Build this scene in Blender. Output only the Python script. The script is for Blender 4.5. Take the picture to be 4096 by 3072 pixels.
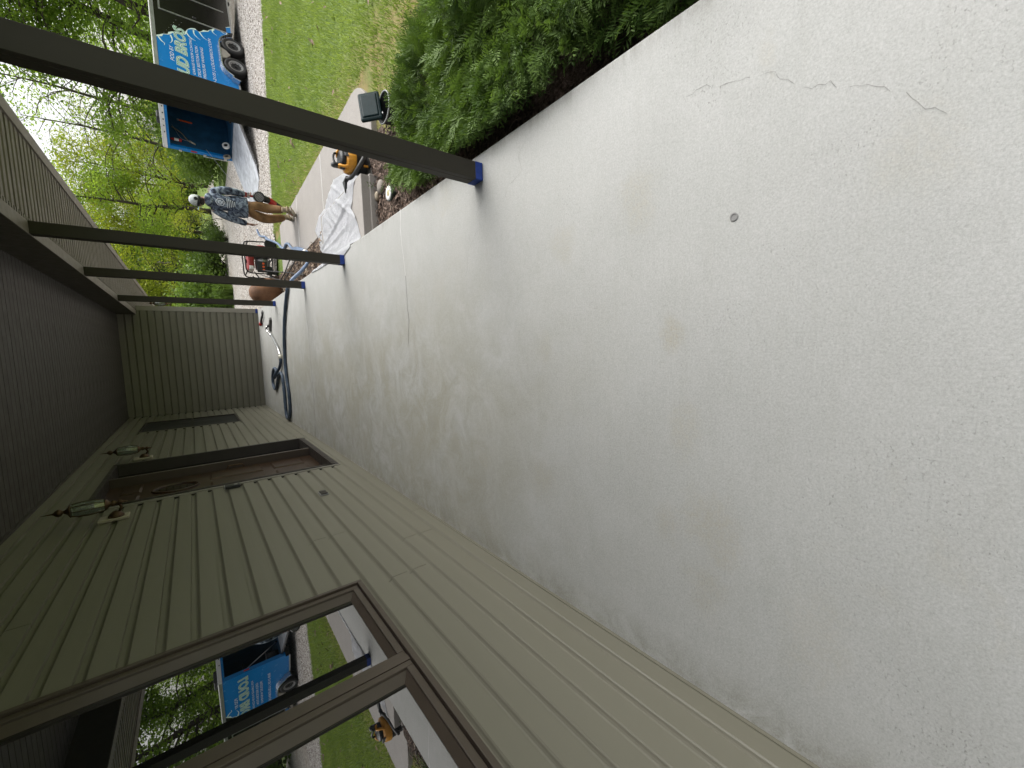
import bpy, math, random
import numpy as np
from mathutils import Vector, Matrix
from mathutils.bvhtree import BVHTree

# ------------------------------------------------------------------ camera, sky, sun, exposure
scene = bpy.context.scene
for o in list(bpy.data.objects):
    bpy.data.objects.remove(o)
COL = scene.collection
rnd = random.Random(11)
NPR = np.random.RandomState(5)

cam_d = bpy.data.cameras.new("camera")
cam = bpy.data.objects.new("camera", cam_d)
COL.objects.link(cam)
cam_d.sensor_fit = 'HORIZONTAL'
cam_d.sensor_width = 36.0
cam_d.lens = 36.0 * 1625.3 / 4096.0
cam_d.clip_start = 0.02
cam_d.clip_end = 2000
RC = [[0.9954194958952629, -0.03018701710708535, -0.09071257459579211],
      [0.052766176943350944, -0.617757654317599, 0.7845962089526057],
      [-0.07972300648121339, -0.7857889185590456, -0.6133351593602]]
cam.matrix_world = Matrix([[RC[i][1], RC[i][0], -RC[i][2], (0, 0, 1.41)[i]] for i in range(3)] + [[0, 0, 0, 1]])
scene.camera = cam

SUN_EL, SUN_AZ = math.radians(43.5), math.radians(76)      # azimuth from +Y towards +X
world = bpy.data.worlds.new("World")
scene.world = world
world.use_nodes = True
wn, wl = world.node_tree.nodes, world.node_tree.links
bg = wn["Background"]
sky = wn.new("ShaderNodeTexSky")
sky.sky_type = 'NISHITA'
sky.sun_disc = False
sky.sun_elevation = SUN_EL
sky.sun_rotation = SUN_AZ
sky.air_density = 1.0
sky.dust_density = 4.0
hs = wn.new("ShaderNodeHueSaturation")
hs.inputs['Saturation'].default_value = 0.22
wl.new(sky.outputs[0], hs.inputs['Color'])
wl.new(hs.outputs[0], bg.inputs['Color'])
bg.inputs['Strength'].default_value = 0.15

sun_d = bpy.data.lights.new("sun", 'SUN')
sun_d.energy = 1.5
sun_d.angle = math.radians(64)
sun_d.color = (1.0, 0.982, 0.955)
sun = bpy.data.objects.new("sun", sun_d)
COL.objects.link(sun)
sd = Vector((math.cos(SUN_EL) * math.sin(SUN_AZ), math.cos(SUN_EL) * math.cos(SUN_AZ), math.sin(SUN_EL)))
sun.rotation_euler = (-sd).to_track_quat('-Z', 'Y').to_euler()
sun.location = sd * 60

scene.view_settings.view_transform = 'Standard'
scene.view_settings.look = 'None'
scene.view_settings.exposure = 0.82
scene.view_settings.gamma = 1.0
scene.view_settings.use_curve_mapping = False
scene.render.engine = 'CYCLES'
scene.cycles.max_bounces = 8
scene.cycles.diffuse_bounces = 5
scene.cycles.transparent_max_bounces = 16

# ------------------------------------------------------------------ helpers
def tag(o, label=None, cat=None, group=None, kind=None):
    if label: o["label"] = label
    if cat: o["category"] = cat
    if group: o["group"] = group
    if kind: o["kind"] = kind
    return o

def thing(name, label, cat, loc=(0, 0, 0), rz=0.0, group=None):
    o = bpy.data.objects.new(name, None)
    o.empty_display_size = 0.1
    o.location = loc
    o.rotation_euler = (0, 0, rz)
    COL.objects.link(o)
    return tag(o, label, cat, group)

def link_mesh(name, me, parent=None):
    o = bpy.data.objects.new(name, me)
    COL.objects.link(o)
    if parent: o.parent = parent
    return o

def share(name, o, parent, loc=(0, 0, 0), rot=(0, 0, 0), sc=(1, 1, 1)):
    c = o.copy()
    c.name = name
    COL.objects.link(c)
    c.parent = parent
    c.location, c.rotation_euler, c.scale = loc, rot, sc
    return c

def copy_tree(o, parent=None):
    c = o.copy()
    COL.objects.link(c)
    c.parent = parent
    for ch in list(o.children):
        copy_tree(ch, c)
    return c

class MB:
    def __init__(s):
        s.v, s.f = [], []
    def add(s, vs, fs):
        n = len(s.v)
        s.v += [tuple(p) for p in vs]
        s.f += [tuple(i + n for i in f) for f in fs]
        return s
    def box(s, x0, x1, y0, y1, z0, z1, M=None):
        vs = [(x, y, z) for z in (z0, z1) for y in (y0, y1) for x in (x0, x1)]
        if M: vs = [M @ Vector(p) for p in vs]
        return s.add(vs, [(0, 2, 3, 1), (4, 5, 7, 6), (0, 1, 5, 4), (2, 6, 7, 3), (0, 4, 6, 2), (1, 3, 7, 5)])
    def prism(s, poly, fn, a, b):
        n = len(poly)
        vs = [fn(p, a) for p in poly] + [fn(p, b) for p in poly]
        fs = [(i, (i + 1) % n, n + (i + 1) % n, n + i) for i in range(n)]
        return s.add(vs, fs + [tuple(range(n))[::-1], tuple(range(n, 2 * n))])
    def tube(s, pts, r, n=8, closed=False):
        P = [Vector(p) for p in pts]
        m = len(P)
        R = r if isinstance(r, (list, tuple)) else [r] * m
        T = []
        for i in range(m):
            if closed: t = P[(i + 1) % m] - P[i - 1]
            else: t = P[min(i + 1, m - 1)] - P[max(i - 1, 0)]
            T.append(t.normalized() if t.length > 1e-9 else Vector((0, 0, 1)))
        up = Vector((0, 0, 1)) if abs(T[0].z) < .9 else Vector((1, 0, 0))
        u = T[0].cross(up).normalized()
        vs = []
        for i in range(m):
            u = (u - T[i] * u.dot(T[i]))
            if u.length < 1e-6: u = T[i].orthogonal()
            u.normalize()
            w = T[i].cross(u)
            for k in range(n):
                a = 2 * math.pi * k / n
                vs.append(P[i] + (u * math.cos(a) + w * math.sin(a)) * R[i])
        fs = []
        for i in range(m if closed else m - 1):
            j = (i + 1) % m
            for k in range(n):
                l = (k + 1) % n
                fs.append((i * n + k, i * n + l, j * n + l, j * n + k))
        if not closed:
            fs += [tuple(range(n))[::-1], tuple(range((m - 1) * n, m * n))]
        return s.add(vs, fs)
    def lathe(s, prof, n=16, M=None):
        vs = []
        for r, z in prof:
            for k in range(n):
                a = 2 * math.pi * k / n
                p = Vector((r * math.cos(a), r * math.sin(a), z))
                vs.append(M @ p if M else p)
        m = len(prof)
        fs = [(i * n + k, i * n + (k + 1) % n, (i + 1) * n + (k + 1) % n, (i + 1) * n + k) for i in range(m - 1) for k in range(n)]
        fs += [tuple(range(n))[::-1], tuple(range((m - 1) * n, m * n))]
        return s.add(vs, fs)
    def build(s, name, mat, parent=None, smooth=False, bevel=0, seg=2, sub=0):
        me = bpy.data.meshes.new(name)
        me.from_pydata(s.v, [], s.f)
        if smooth:
            for p in me.polygons: p.use_smooth = True
        me.materials.append(mat)
        me.update()
        o = link_mesh(name, me, parent)
        if bevel:
            b = o.modifiers.new("bevel", 'BEVEL')
            b.width, b.segments, b.limit_method = bevel, seg, 'ANGLE'
        if sub:
            m = o.modifiers.new("sub", 'SUBSURF')
            m.levels = m.render_levels = sub
        return o

def bx(name, mat, parent, x0, x1, y0, y1, z0, z1, bevel=0, M=None):
    return MB().box(x0, x1, y0, y1, z0, z1, M).build(name, mat, parent, bevel=bevel)

def smooth_path(pts, k=6):
    P = [Vector(p) for p in pts]
    out = []
    for i in range(len(P) - 1):
        p0, p1, p2, p3 = P[max(i - 1, 0)], P[i], P[i + 1], P[min(i + 2, len(P) - 1)]
        for j in range(k):
            t = j / k
            out.append(.5 * ((2 * p1) + (p2 - p0) * t + (2 * p0 - 5 * p1 + 4 * p2 - p3) * t * t + (3 * p1 - p0 - 3 * p2 + p3) * t ** 3))
    out.append(P[-1])
    return out

def np_mesh(name, verts, faces, mat, parent=None, tone=None, smooth=False):
    """verts (n,3), faces (m,k) all of one size, tone (n) point attribute"""
    verts = np.asarray(verts, np.float32)
    faces = np.asarray(faces, np.int32)
    me = bpy.data.meshes.new(name)
    m, k = faces.shape
    me.vertices.add(len(verts)); me.loops.add(m * k); me.polygons.add(m)
    me.vertices.foreach_set("co", verts.ravel())
    me.loops.foreach_set("vertex_index", faces.ravel())
    me.polygons.foreach_set("loop_start", np.arange(0, m * k, k, dtype=np.int32))
    me.polygons.foreach_set("loop_total", np.full(m, k, np.int32))
    if smooth: me.polygons.foreach_set("use_smooth", np.ones(m, bool))
    if tone is not None:
        at = me.attributes.new("tone", 'FLOAT', 'POINT')
        at.data.foreach_set("value", np.asarray(tone, np.float32))
    me.update(calc_edges=True)
    me.materials.append(mat)
    return link_mesh(name, me, parent)

# ------------------------------------------------------------------ materials
class NT:
    def __init__(s, name):
        s.m = bpy.data.materials.new(name)
        s.m.use_nodes = True
        s.n, s.l = s.m.node_tree.nodes, s.m.node_tree.links
        s.p = s.n["Principled BSDF"]
        s.out = s.n["Material Output"]
    def new(s, t, **kw):
        nd = s.n.new("ShaderNode" + t)
        for k, v in kw.items(): setattr(nd, k, v)
        return nd
    def set(s, sock, v):
        if hasattr(v, 'is_linked') or hasattr(v, 'links'): s.l.new(v, sock)
        else: sock.default_value = v
    def pos(s):
        return s.new("NewGeometry").outputs['Position']
    def obj(s):
        return s.new("TexCoord").outputs['Object']
    def mapping(s, vec, sc=(1, 1, 1), loc=(0, 0, 0), rot=(0, 0, 0)):
        nd = s.new("Mapping")
        s.l.new(vec, nd.inputs[0])
        nd.inputs['Scale'].default_value, nd.inputs['Location'].default_value, nd.inputs['Rotation'].default_value = sc, loc, rot
        return nd.outputs[0]
    def noise(s, vec, scale=5, detail=4, rough=.6, dist=0, col=False):
        nd = s.new("TexNoise")
        s.l.new(vec, nd.inputs['Vector'])
        nd.inputs['Scale'].default_value, nd.inputs['Detail'].default_value = scale, detail
        nd.inputs['Roughness'].default_value, nd.inputs['Distortion'].default_value = rough, dist
        return nd.outputs['Color' if col else 'Fac']
    def voro(s, vec, scale=5, feature='F1', out='Distance', rand=1.0):
        nd = s.new("TexVoronoi", feature=feature)
        s.l.new(vec, nd.inputs['Vector'])
        nd.inputs['Scale'].default_value = scale
        nd.inputs['Randomness'].default_value = rand
        return nd.outputs[out]
    def rng(s, v, a, b, c=0., d=1., smooth=False):
        nd = s.new("MapRange")
        if smooth: nd.interpolation_type = 'SMOOTHSTEP'
        s.l.new(v, nd.inputs['Value'])
        for i, x in zip(('From Min', 'From Max', 'To Min', 'To Max'), (a, b, c, d)): nd.inputs[i].default_value = x
        return nd.outputs[0]
    def math(s, op, a, b=0.):
        nd = s.new("Math", operation=op)
        s.set(nd.inputs[0], a); s.set(nd.inputs[1], b)
        return nd.outputs[0]
    def mix(s, f, a, b, blend='MIX'):
        nd = s.new("Mix", data_type='RGBA', blend_type=blend)
        s.set(nd.inputs[0], f)
        for k, v in ((6, a), (7, b)):
            if isinstance(v, tuple): nd.inputs[k].default_value = (*v[:3], 1)
            else: s.l.new(v, nd.inputs[k])
        return nd.outputs[2]
    def ramp(s, f, stops):
        nd = s.new("ValToRGB")
        s.l.new(f, nd.inputs[0])
        e = nd.color_ramp.elements
        while len(e) < len(stops): e.new(.5)
        for i, (p, c) in enumerate(stops):
            e[i].position, e[i].color = p, (*c, 1)
        return nd.outputs[0]
    def sep(s, vec):
        nd = s.new("SeparateXYZ")
        s.l.new(vec, nd.inputs[0])
        return nd.outputs
    def bump(s, h, strength=.3, dist=.01):
        nd = s.new("Bump")
        s.l.new(h, nd.inputs['Height'])
        nd.inputs['Strength'].default_value, nd.inputs['Distance'].default_value = strength, dist
        s.l.new(nd.outputs[0], s.p.inputs['Normal'])
    def fin(s, col=None, rough=None, metal=None, spec=None):
        for k, v in (('Base Color', col), ('Roughness', rough), ('Metallic', metal), ('Specular IOR Level', spec)):
            if v is None: continue
            if isinstance(v, tuple): s.p.inputs[k].default_value = (*v[:3], 1)
            else: s.set(s.p.inputs[k], v)
        return s.m

def mat(name, col, rough=.6, metal=0., spec=.5, var=.12, vs=6., bump=0, bs=60., st=(1, 1, 1), rv=.08):
    t = NT(name)
    v = t.mapping(t.obj(), st)
    n = t.noise(v, vs, 5, .65)
    dark = tuple(c * (1 - var * 1.6) for c in col)
    lite = tuple(min(1, c * (1 + var)) for c in col)
    c = t.mix(t.rng(n, .3, .7), dark, lite)
    r = t.rng(t.noise(v, vs * 3, 3), .3, .7, max(.02, rough - rv), min(1, rough + rv))
    if bump: t.bump(t.noise(v, bs, 3), bump, .003)
    return t.fin(c, r, metal, spec)

def leaf_mat(name, ca, cb, trans=.35, rough=.55, pscale=.35):
    t = NT(name)
    at = t.new("Attribute"); at.attribute_name = "tone"
    oi = t.new("ObjectInfo")
    big = t.noise(t.pos(), pscale, 2)
    f = t.math('ADD', t.math('MULTIPLY', at.outputs['Fac'], .6), t.math('MULTIPLY', t.rng(big, .3, .7), .4))
    f = t.math('ADD', f, t.rng(oi.outputs['Random'], 0, 1, -.18, .18))
    c = t.mix(t.rng(f, 0, 1), ca, cb)
    t.fin(c, rough, 0, .3)
    tr = t.new("BsdfTranslucent")
    t.l.new(t.mix(1.0, c, (1.1, 1.15, .55), 'MULTIPLY'), tr.inputs['Color'])
    mx = t.new("MixShader")
    mx.inputs[0].default_value = trans
    t.l.new(t.p.outputs[0], mx.inputs[1]); t.l.new(tr.outputs[0], mx.inputs[2])
    t.l.new(mx.outputs[0], t.out.inputs['Surface'])
    return t.m

def make_concrete(name, base, mottled=True):
    t = NT(name)
    p = t.pos()
    x, y, z = t.sep(p)
    sc = lambda *q: tuple(k * w for k, w in zip(base, q))
    big = t.noise(p, .75, 6, .62, .3)
    mid = t.noise(t.mapping(p, (2.6, 3.0, 1)), 1.1, 6, .68, .5)
    blot = t.noise(t.mapping(p, (1.7, 1.9, 1), (3.1, 1.7, 0)), 2.1, 7, .72, .9)
    streak = t.noise(t.mapping(p, (2.2, 20, 1)), 1.0, 5, .7)
    broom = t.noise(t.mapping(p, (5, 240, 1)), 1.0, 3, .6)
    grain = t.noise(p, 150, 4, .8)
    fine = t.noise(p, 46, 5, .75)
    pit = t.noise(t.mapping(p, (1, 1.6, 1)), 85, 3, .6)
    c = t.mix(t.rng(big, .32, .68), sc(.88, .88, .87), sc(1.07, 1.07, 1.07))
    c = t.mix(t.rng(mid, .40, .68, 0, .6), c, sc(.86, .87, .85))
    c = t.mix(t.math('MULTIPLY', t.rng(streak, .52, .72), .22), c, sc(.76, .75, .69))
    if mottled:
        tan = t.math('MULTIPLY', t.rng(t.noise(p, 1.35, 5, .7, .5), .60, .70), t.rng(fine, .35, .62, .1, .9))
        c = t.mix(t.math('MULTIPLY', tan, .6), c, sc(.86, .79, .64))
        # single old stains, each with its own place and size
        wob = t.rng(t.noise(p, 7, 5, .75, .6), .3, .7, -.55, .55)
        tot = None
        for (bx_, by_, rx, ry, st) in ((.05, .83, .075, .045, 1.), (.55, .98, .12, .09, .6), (.47, 1.38, .10, .08, .55), (-.01, 1.52, .08, .06, .5), (-.33, .78, .12, .07, .55),
                                       (-.64, .68, .10, .10, .8), (-.71, .85, .09, .06, .6), (-.72, .63, .10, .06, .7), (-.70, 1.58, .10, .10, .7), (-.90, .69, .12, .08, .5), (-.92, .37, .16, .10, .4),
                                       (.44, .19, .12, .09, .35), (-.66, 2.49, .11, .09, 1.), (-.72, 2.13, .07, .07, .9), (-.58, 2.75, .12, .08, .6), (-.05, 3.05, .12, .12, .5), (.42, 2.6, .14, .09, .4)):
            mv = t.mapping(p, (1 / rx, 1 / ry, 0), (-bx_ / rx, -by_ / ry, 0))
            ln = t.new("VectorMath", operation='LENGTH'); t.l.new(mv, ln.inputs[0])
            m = t.math('MULTIPLY', t.rng(t.math('ADD', ln.outputs['Value'], wob), 1.25, .35, 0, 1, True), st)
            tot = m if tot is None else t.math('MAXIMUM', tot, m)
        c = t.mix(t.math('MULTIPLY', tot, t.math('MULTIPLY', t.rng(fine, .36, .60, 0, .80), .8)), c, sc(.76, .68, .50))
        # old damp mottling across the middle of the slab and along the house
        damp = t.math('MULTIPLY', t.rng(x, 1.0, -.5, 0.06, 1, True), t.math('MULTIPLY', t.rng(y, .7, 3.0, 0.05, 1, True), t.rng(y, 10.5, 7.0, .4, 1, True)))
        c = t.mix(t.math('MULTIPLY', damp, t.rng(blot, .40, .60, .0, .8)), c, sc(.64, .62, .51))
        b2 = t.noise(t.mapping(p, (1.4, 1.2, 1), (9.1, 4.7, 0)), 1.1, 6, .7, .6)
        c = t.mix(t.math('MULTIPLY', damp, t.rng(b2, .42, .60, .0, .6)), c, sc(.70, .66, .52))
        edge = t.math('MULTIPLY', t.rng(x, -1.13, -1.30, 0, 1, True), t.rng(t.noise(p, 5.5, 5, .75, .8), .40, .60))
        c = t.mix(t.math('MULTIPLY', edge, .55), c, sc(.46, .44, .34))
        rimn = t.math('MULTIPLY', t.rng(x, 1.04, 1.12, 0, 1, True), t.rng(streak, .48, .64))
        c = t.mix(t.math('MULTIPLY', rimn, .5), c, sc(.5, .47, .42))
    patch = t.rng(t.noise(p, 2.3, 3, .6), .48, .64)
    pm = t.math('MULTIPLY', t.rng(pit, .60, .68), t.math('ADD', .25, t.math('MULTIPLY', patch, .75)))
    c = t.mix(t.math('MULTIPLY', pm, .55), c, sc(.42, .41, .38))
    c = t.mix(t.rng(fine, .3, .7, 0, 1), t.mix(.06, c, (.02, .02, .018)), t.mix(.05, c, (1, 1, 1)))
    c = t.mix(t.rng(grain, .35, .65, 0, 1), t.mix(.15, c, (.05, .05, .045)), t.mix(.10, c, (1, 1, 1)))
    h = t.math('ADD', t.math('MULTIPLY', broom, .5), t.math('ADD', t.math('MULTIPLY', grain, .45), t.math('MULTIPLY', pm, -.8)))
    t.bump(h, .55, .0022)
    return t.fin(c, t.rng(mid, .3, .7, .60, .78), 0, .35)

M_CONC = make_concrete("porch_concrete", (.452, .455, .434))
M_WALK = make_concrete("walkway_concrete", (.335, .305, .275), False)
M_SIDING = mat("khaki_vinyl_siding", (.188, .179, .137), .5, var=.05, vs=1.6, bump=.12, bs=90, st=(1, .06, 1))
M_SIDEBACK = mat("black_building_paper", (.02, .019, .016), .9)
M_CEIL = mat("brown_soffit_vinyl", (.056, .050, .043), .55, var=.06, vs=2, bump=.1, bs=70)
M_SOFFIT = mat("taupe_soffit_vinyl", (.185, .163, .138), .5, var=.06, vs=2)
M_FASCIA = mat("taupe_aluminium", (.30, .27, .24), .42, var=.05)
M_POST = mat("olive_brown_post_wrap", (.040, .036, .027), .6, 0, .25, var=.06, vs=3, bump=.1, bs=120, st=(1, 1, .08))
M_BEAM = mat("brown_beam_wrap", (.085, .074, .058), .55, var=.05)
M_UNDER = mat("taupe_frieze_and_lit_underside", (.21, .19, .165), .5, var=.05)  # frieze taupe; under the beam its paler tone stands for bounce light
M_CORNER = mat("taupe_corner_board", (.30, .285, .24), .5, var=.05)
M_TAPE = mat("blue_masking_tape", (.012, .045, .26), .7, var=.15, vs=30, bump=.2)
M_BROWN = mat("brown_window_metal", (.078, .060, .046), .42, var=.06)
M_DKBROWN = mat("dark_brown_trim", (.036, .030, .025), .5, var=.08)
M_BLACK = mat("black_plastic", (.012, .012, .013), .45, var=.2)
M_RUBBER = mat("black_rubber", (.016, .016, .016), .75, var=.25, vs=18, bump=.2)
M_STEEL = mat("bright_steel", (.72, .72, .72), .18, 1.0, var=.06)
M_ALU = mat("brushed_aluminium", (.62, .63, .65), .36, 1.0, var=.06)
M_GREYMETAL = mat("grey_painted_metal", (.33, .33, .33), .4, .6, var=.08)
M_WHITE = mat("white_plastic", (.78, .78, .76), .4, var=.05)
M_BRONZE = mat("aged_bronze", (.10, .062, .035), .42, .75, var=.3, vs=20)
M_SILL = mat("beige_block", (.40, .36, .28), .6, var=.06)
M_YELLOW = mat("yellow_orange_plastic", (.72, .32, .028), .38, var=.06)
M_RED = mat("red_plastic", (.42, .018, .016), .4, var=.08)
M_ORANGE = mat("orange_plastic", (.75, .11, .02), .45)
M_HOSE = mat("blue_grey_hose", (.058, .085, .125), .5, var=.3, vs=9, bump=.15, bs=40)
M_HOSEB = mat("pale_blue_hose", (.14, .20, .31), .5, var=.15, vs=9)
M_TEAL = mat("dark_teal_plastic", (.005, .020, .022), .5, 0, .2, var=.15, vs=12)
M_TRBLUE = mat("bright_blue_vinyl_wrap", (.008, .19, .52), .22, var=.04, vs=2)
M_TRBLACK = mat("gloss_black_panel", (.012, .011, .010), .13, 0, .75, var=.1)
M_TRINT = mat("dark_blue_interior", (.020, .085, .170), .45, var=.25, vs=3)
M_SPLASH = mat("pale_green_print", (.66, .82, .72), .35, var=.03)
M_GREEN = mat("green_print", (.03, .26, .055), .35, var=.05)
M_PRINTW = mat("white_print", (.76, .80, .84), .35, var=.03)
M_TREAD = mat("bright_ramp_floor", (.60, .62, .64), .5, .2, var=.22, vs=5, bump=.3, bs=20)
M_FENDER = mat("polished_fender", (.55, .57, .60), .22, .9, var=.05)
M_STONE = mat("grey_river_stone", (.30, .265, .23), .8, var=.35, vs=7, bump=.3, bs=30)
M_STONEB = mat("tan_river_stone", (.46, .39, .29), .8, var=.3, vs=7, bump=.3, bs=30)
M_BOULDER = mat("rust_brown_boulder", (.20, .098, .048), .8, var=.4, vs=2.4, bump=.5, bs=9)
M_BARK = mat("tree_bark", (.070, .055, .040), .9, var=.45, vs=3, bump=.6, bs=14, st=(1, 1, .25))
M_TWIG = mat("dead_juniper_twig", (.115, .082, .062), .9, var=.4, vs=14)
M_SKIN = mat("skin", (.42, .235, .165), .5, var=.1, vs=12)
M_PANTS = mat("tan_canvas_trousers", (.235, .130, .052), .85, var=.3, vs=7, bump=.4, bs=22)
M_BOOT = mat("sand_suede_boot", (.33, .26, .165), .85, var=.25, vs=14)
M_SOLE = mat("pale_boot_sole", (.42, .38, .30), .8)
M_CAP = mat("white_mesh_cap", (.60, .63, .62), .8, var=.2, vs=40, bump=.3, bs=160)
M_PALEBLUE = mat("pale_blue_brim", (.30, .50, .66), .6)
M_DRIED = mat("dry_leaf", (.30, .21, .15), .8, var=.3, vs=12)
M_MULCH = NT("leaf_mulch")
_t = M_MULCH; _p = _t.pos()
_c = _t.ramp(_t.noise(_p, 38, 5, .75), [(.30, (.022, .015, .012)), (.48, (.075, .052, .040)), (.60, (.17, .125, .10)), (.75, (.33, .26, .21))])
_t.bump(_t.noise(_p, 30, 4, .7), 1.0, .03)
M_MULCH = _t.fin(_c, .9, 0, .2)

def make_glass(name, base, ior=1.9, rough=0.0):
    t = NT(name)
    t.fin(base, rough, 0, .5)
    t.p.inputs['IOR'].default_value = ior
    return t.m
M_PANE = make_glass("dark_window_glass", (.006, .007, .008), 3.0)
M_SCREEN = mat("dark_insect_screen", (.016, .017, .016), .45, var=.4, vs=1.2, st=(1, 1, .2))
M_DOORGLASS = make_glass("dark_oval_glass", (.012, .004, .003), 1.6, .05)

t = NT("greenish_lantern_glass")
tr = t.new("BsdfTransparent"); tr.inputs[0].default_value = (.88, .92, .90, 1)
gl = t.new("BsdfGlossy"); gl.inputs['Roughness'].default_value = .08
df = t.new("BsdfDiffuse"); df.inputs[0].default_value = (.36, .38, .35, 1)
m1 = t.new("MixShader"); m1.inputs[0].default_value = .18
m2 = t.new("MixShader"); m2.inputs[0].default_value = .30
t.l.new(tr.outputs[0], m1.inputs[1]); t.l.new(gl.outputs[0], m1.inputs[2])
t.l.new(m1.outputs[0], m2.inputs[1]); t.l.new(df.outputs[0], m2.inputs[2])
t.l.new(m2.outputs[0], t.out.inputs['Surface'])
M_LGLASS = t.m

t = NT("stained_oak_door")
v = t.mapping(t.obj(), (1, 9, .9))
n = t.noise(v, 3.5, 6, .65, 1.2)
M_OAK = t.fin(t.ramp(n, [(.3, (.024, .012, .006)), (.55, (.048, .025, .012)), (.75, (.078, .042, .019))]), .32, 0, .5)

# lawn, gravel
def grass_mat(name, dry=False):
    t = NT(name)
    p = t.pos()
    x, y, z = t.sep(p)
    n = t.noise(p, 1.1, 5, .7)
    f = t.noise(p, 30, 4, .85)
    c = t.ramp(n, [(.3, (.150, .220, .055)), (.5, (.235, .315, .088)), (.72, (.330, .395, .125))])
    c = t.mix(t.rng(f, .38, .62, 0, .85), c, (.075, .120, .022))
    c = t.mix(t.rng(t.noise(p, 3.1, 5, .8), .60, .75, 0, .55), c, (.32, .30, .12))
    if dry:
        d = t.math('MULTIPLY', t.rng(x, 4.0, 3.15, 0, 1, True), t.rng(t.noise(p, 4, 4, .7), .35, .6, .15, 1))
        c = t.mix(t.math('MULTIPLY', d, .8), c, (.34, .25, .12))
    t.bump(t.noise(p, 70, 3), .8, .02)
    return t.fin(c, .85, 0, .15)
M_LAWN = grass_mat("lawn_grass", True)
M_FIELD = grass_mat("meadow_grass")

t = NT("limestone_gravel")
p = t.pos()
v1 = t.new("TexVoronoi"); t.l.new(p, v1.inputs['Vector']); v1.inputs['Scale'].default_value = 17
v2 = t.new("TexVoronoi"); t.l.new(p, v2.inputs['Vector']); v2.inputs['Scale'].default_value = 41
c = t.mix(t.rng(t.sep(v1.outputs['Color'])[0], 0, 1), (.44, .40, .35), (.78, .74, .67))
c = t.mix(t.rng(v2.outputs['Distance'], .3, .75, 0, .55), c, (.13, .11, .09))
c = t.mix(t.rng(v1.outputs['Distance'], .45, .8, 0, .5), c, (.12, .10, .08))
c = t.mix(t.rng(t.noise(p, .55, 5, .7), .52, .72, 0, .5), c, (.30, .22, .155))
c = t.mix(t.rng(t.noise(p, 1.7, 5, .75), .62, .74, 0, .7), c, (.15, .17, .05))
t.bump(t.math('ADD', t.rng(v1.outputs['Distance'], 0, .8, 1, 0), t.rng(v2.outputs['Distance'], 0, .8, .6, 0)), .8, .02)
M_GRAVEL = t.fin(c, .9, 0, .2)

t = NT("white_plastic_sheeting")
t.fin((.80, .81, .84), .30, 0, .5)
t.bump(t.noise(t.mapping(t.pos(), (5, 9, 5)), 3.2, 6, .72, 1.6), .9, .04)
tl = t.new("BsdfTranslucent"); tl.inputs[0].default_value = (.8, .82, .86, 1)
mx = t.new("MixShader"); mx.inputs[0].default_value = .25
t.l.new(t.p.outputs[0], mx.inputs[1]); t.l.new(tl.outputs[0], mx.inputs[2]); t.l.new(mx.outputs[0], t.out.inputs['Surface'])
M_SHEET = t.m

t = NT("blue_camouflage_fleece")
p = t.obj()
n = t.noise(p, 9, 3, .5, 1.5)
n2 = t.noise(p, 26, 3, .6, .8)
c = t.ramp(n, [(.36, (.018, .022, .032)), (.46, (.085, .105, .15)), (.54, (.19, .235, .30)), (.66, (.36, .42, .48))])
c = t.mix(t.rng(n2, .55, .62, 0, .7), c, (.025, .03, .04))
t.bump(t.noise(t.mapping(p, (1, 1, .5)), 14, 4), .5, .02)
M_CAMO = t.fin(c, .85, 0, .2)

M_LEAF_A = leaf_mat("maple_leaf", (.110, .195, .026), (.340, .460, .080), .52)
M_LEAF_B = leaf_mat("yellow_green_leaf", (.190, .245, .030), (.520, .540, .090), .52)
M_LEAF_C = leaf_mat("dark_leaf", (.036, .072, .014), (.120, .190, .034))
M_LEAF_D = leaf_mat("hedge_leaf", (.080, .145, .024), (.240, .340, .075), .4)
M_JUNI = leaf_mat("juniper_scale", (.026, .064, .013), (.215, .325, .078), .25, .6, 2.2)
M_BLADE = leaf_mat("grass_blade", (.165, .245, .060), (.450, .530, .185), .4, .6, .8)

# ------------------------------------------------------------------ setting: slab, walkway, ground
def cl(v, a=0., b=1.): return max(a, min(b, v))
def zwalk(y): return -.38 - .10 * cl((y - 4.7) / 6.5)
def zdrive(x): return -.50 - .015 * (x - 3)
def zlawn(x, y): return -.395 - .10 * cl((y - 4.7) / 6.5) - .012 * cl(x - 3.15, 0, 7)
def drive_edge(x): return 12.15 - .08 * (x - 3)
WX, EX, CZ, SZ, LY = -1.314, 1.127, 2.626, 2.31, 12.27

floor_o = MB().box(-1.45, EX, -3.0, 12.42, -.46, 0).build("porch_floor", M_CONC, bevel=.012)
tag(floor_o, kind="structure", label="pale concrete porch slab with old stains and cracks")

def ribbon(name, pts, w, m, parent, z=.0012):
    vs, fs = [], []
    for i, p in enumerate(pts):
        a = Vector((*pts[max(i - 1, 0)], 0)); b = Vector((*pts[min(i + 1, len(pts) - 1)], 0))
        t = (b - a).normalized(); n = Vector((-t.y, t.x, 0))
        ww = w * (.5 + rnd.random() * .9)
        for s in (-.5, .5): vs.append(Vector((*p, z)) + n * ww * s)
        if i: fs.append((2 * i - 2, 2 * i - 1, 2 * i + 1, 2 * i))
    me = bpy.data.meshes.new(name); me.from_pydata(vs, [], fs); me.materials.append(m)
    return link_mesh(name, me, parent)

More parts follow.
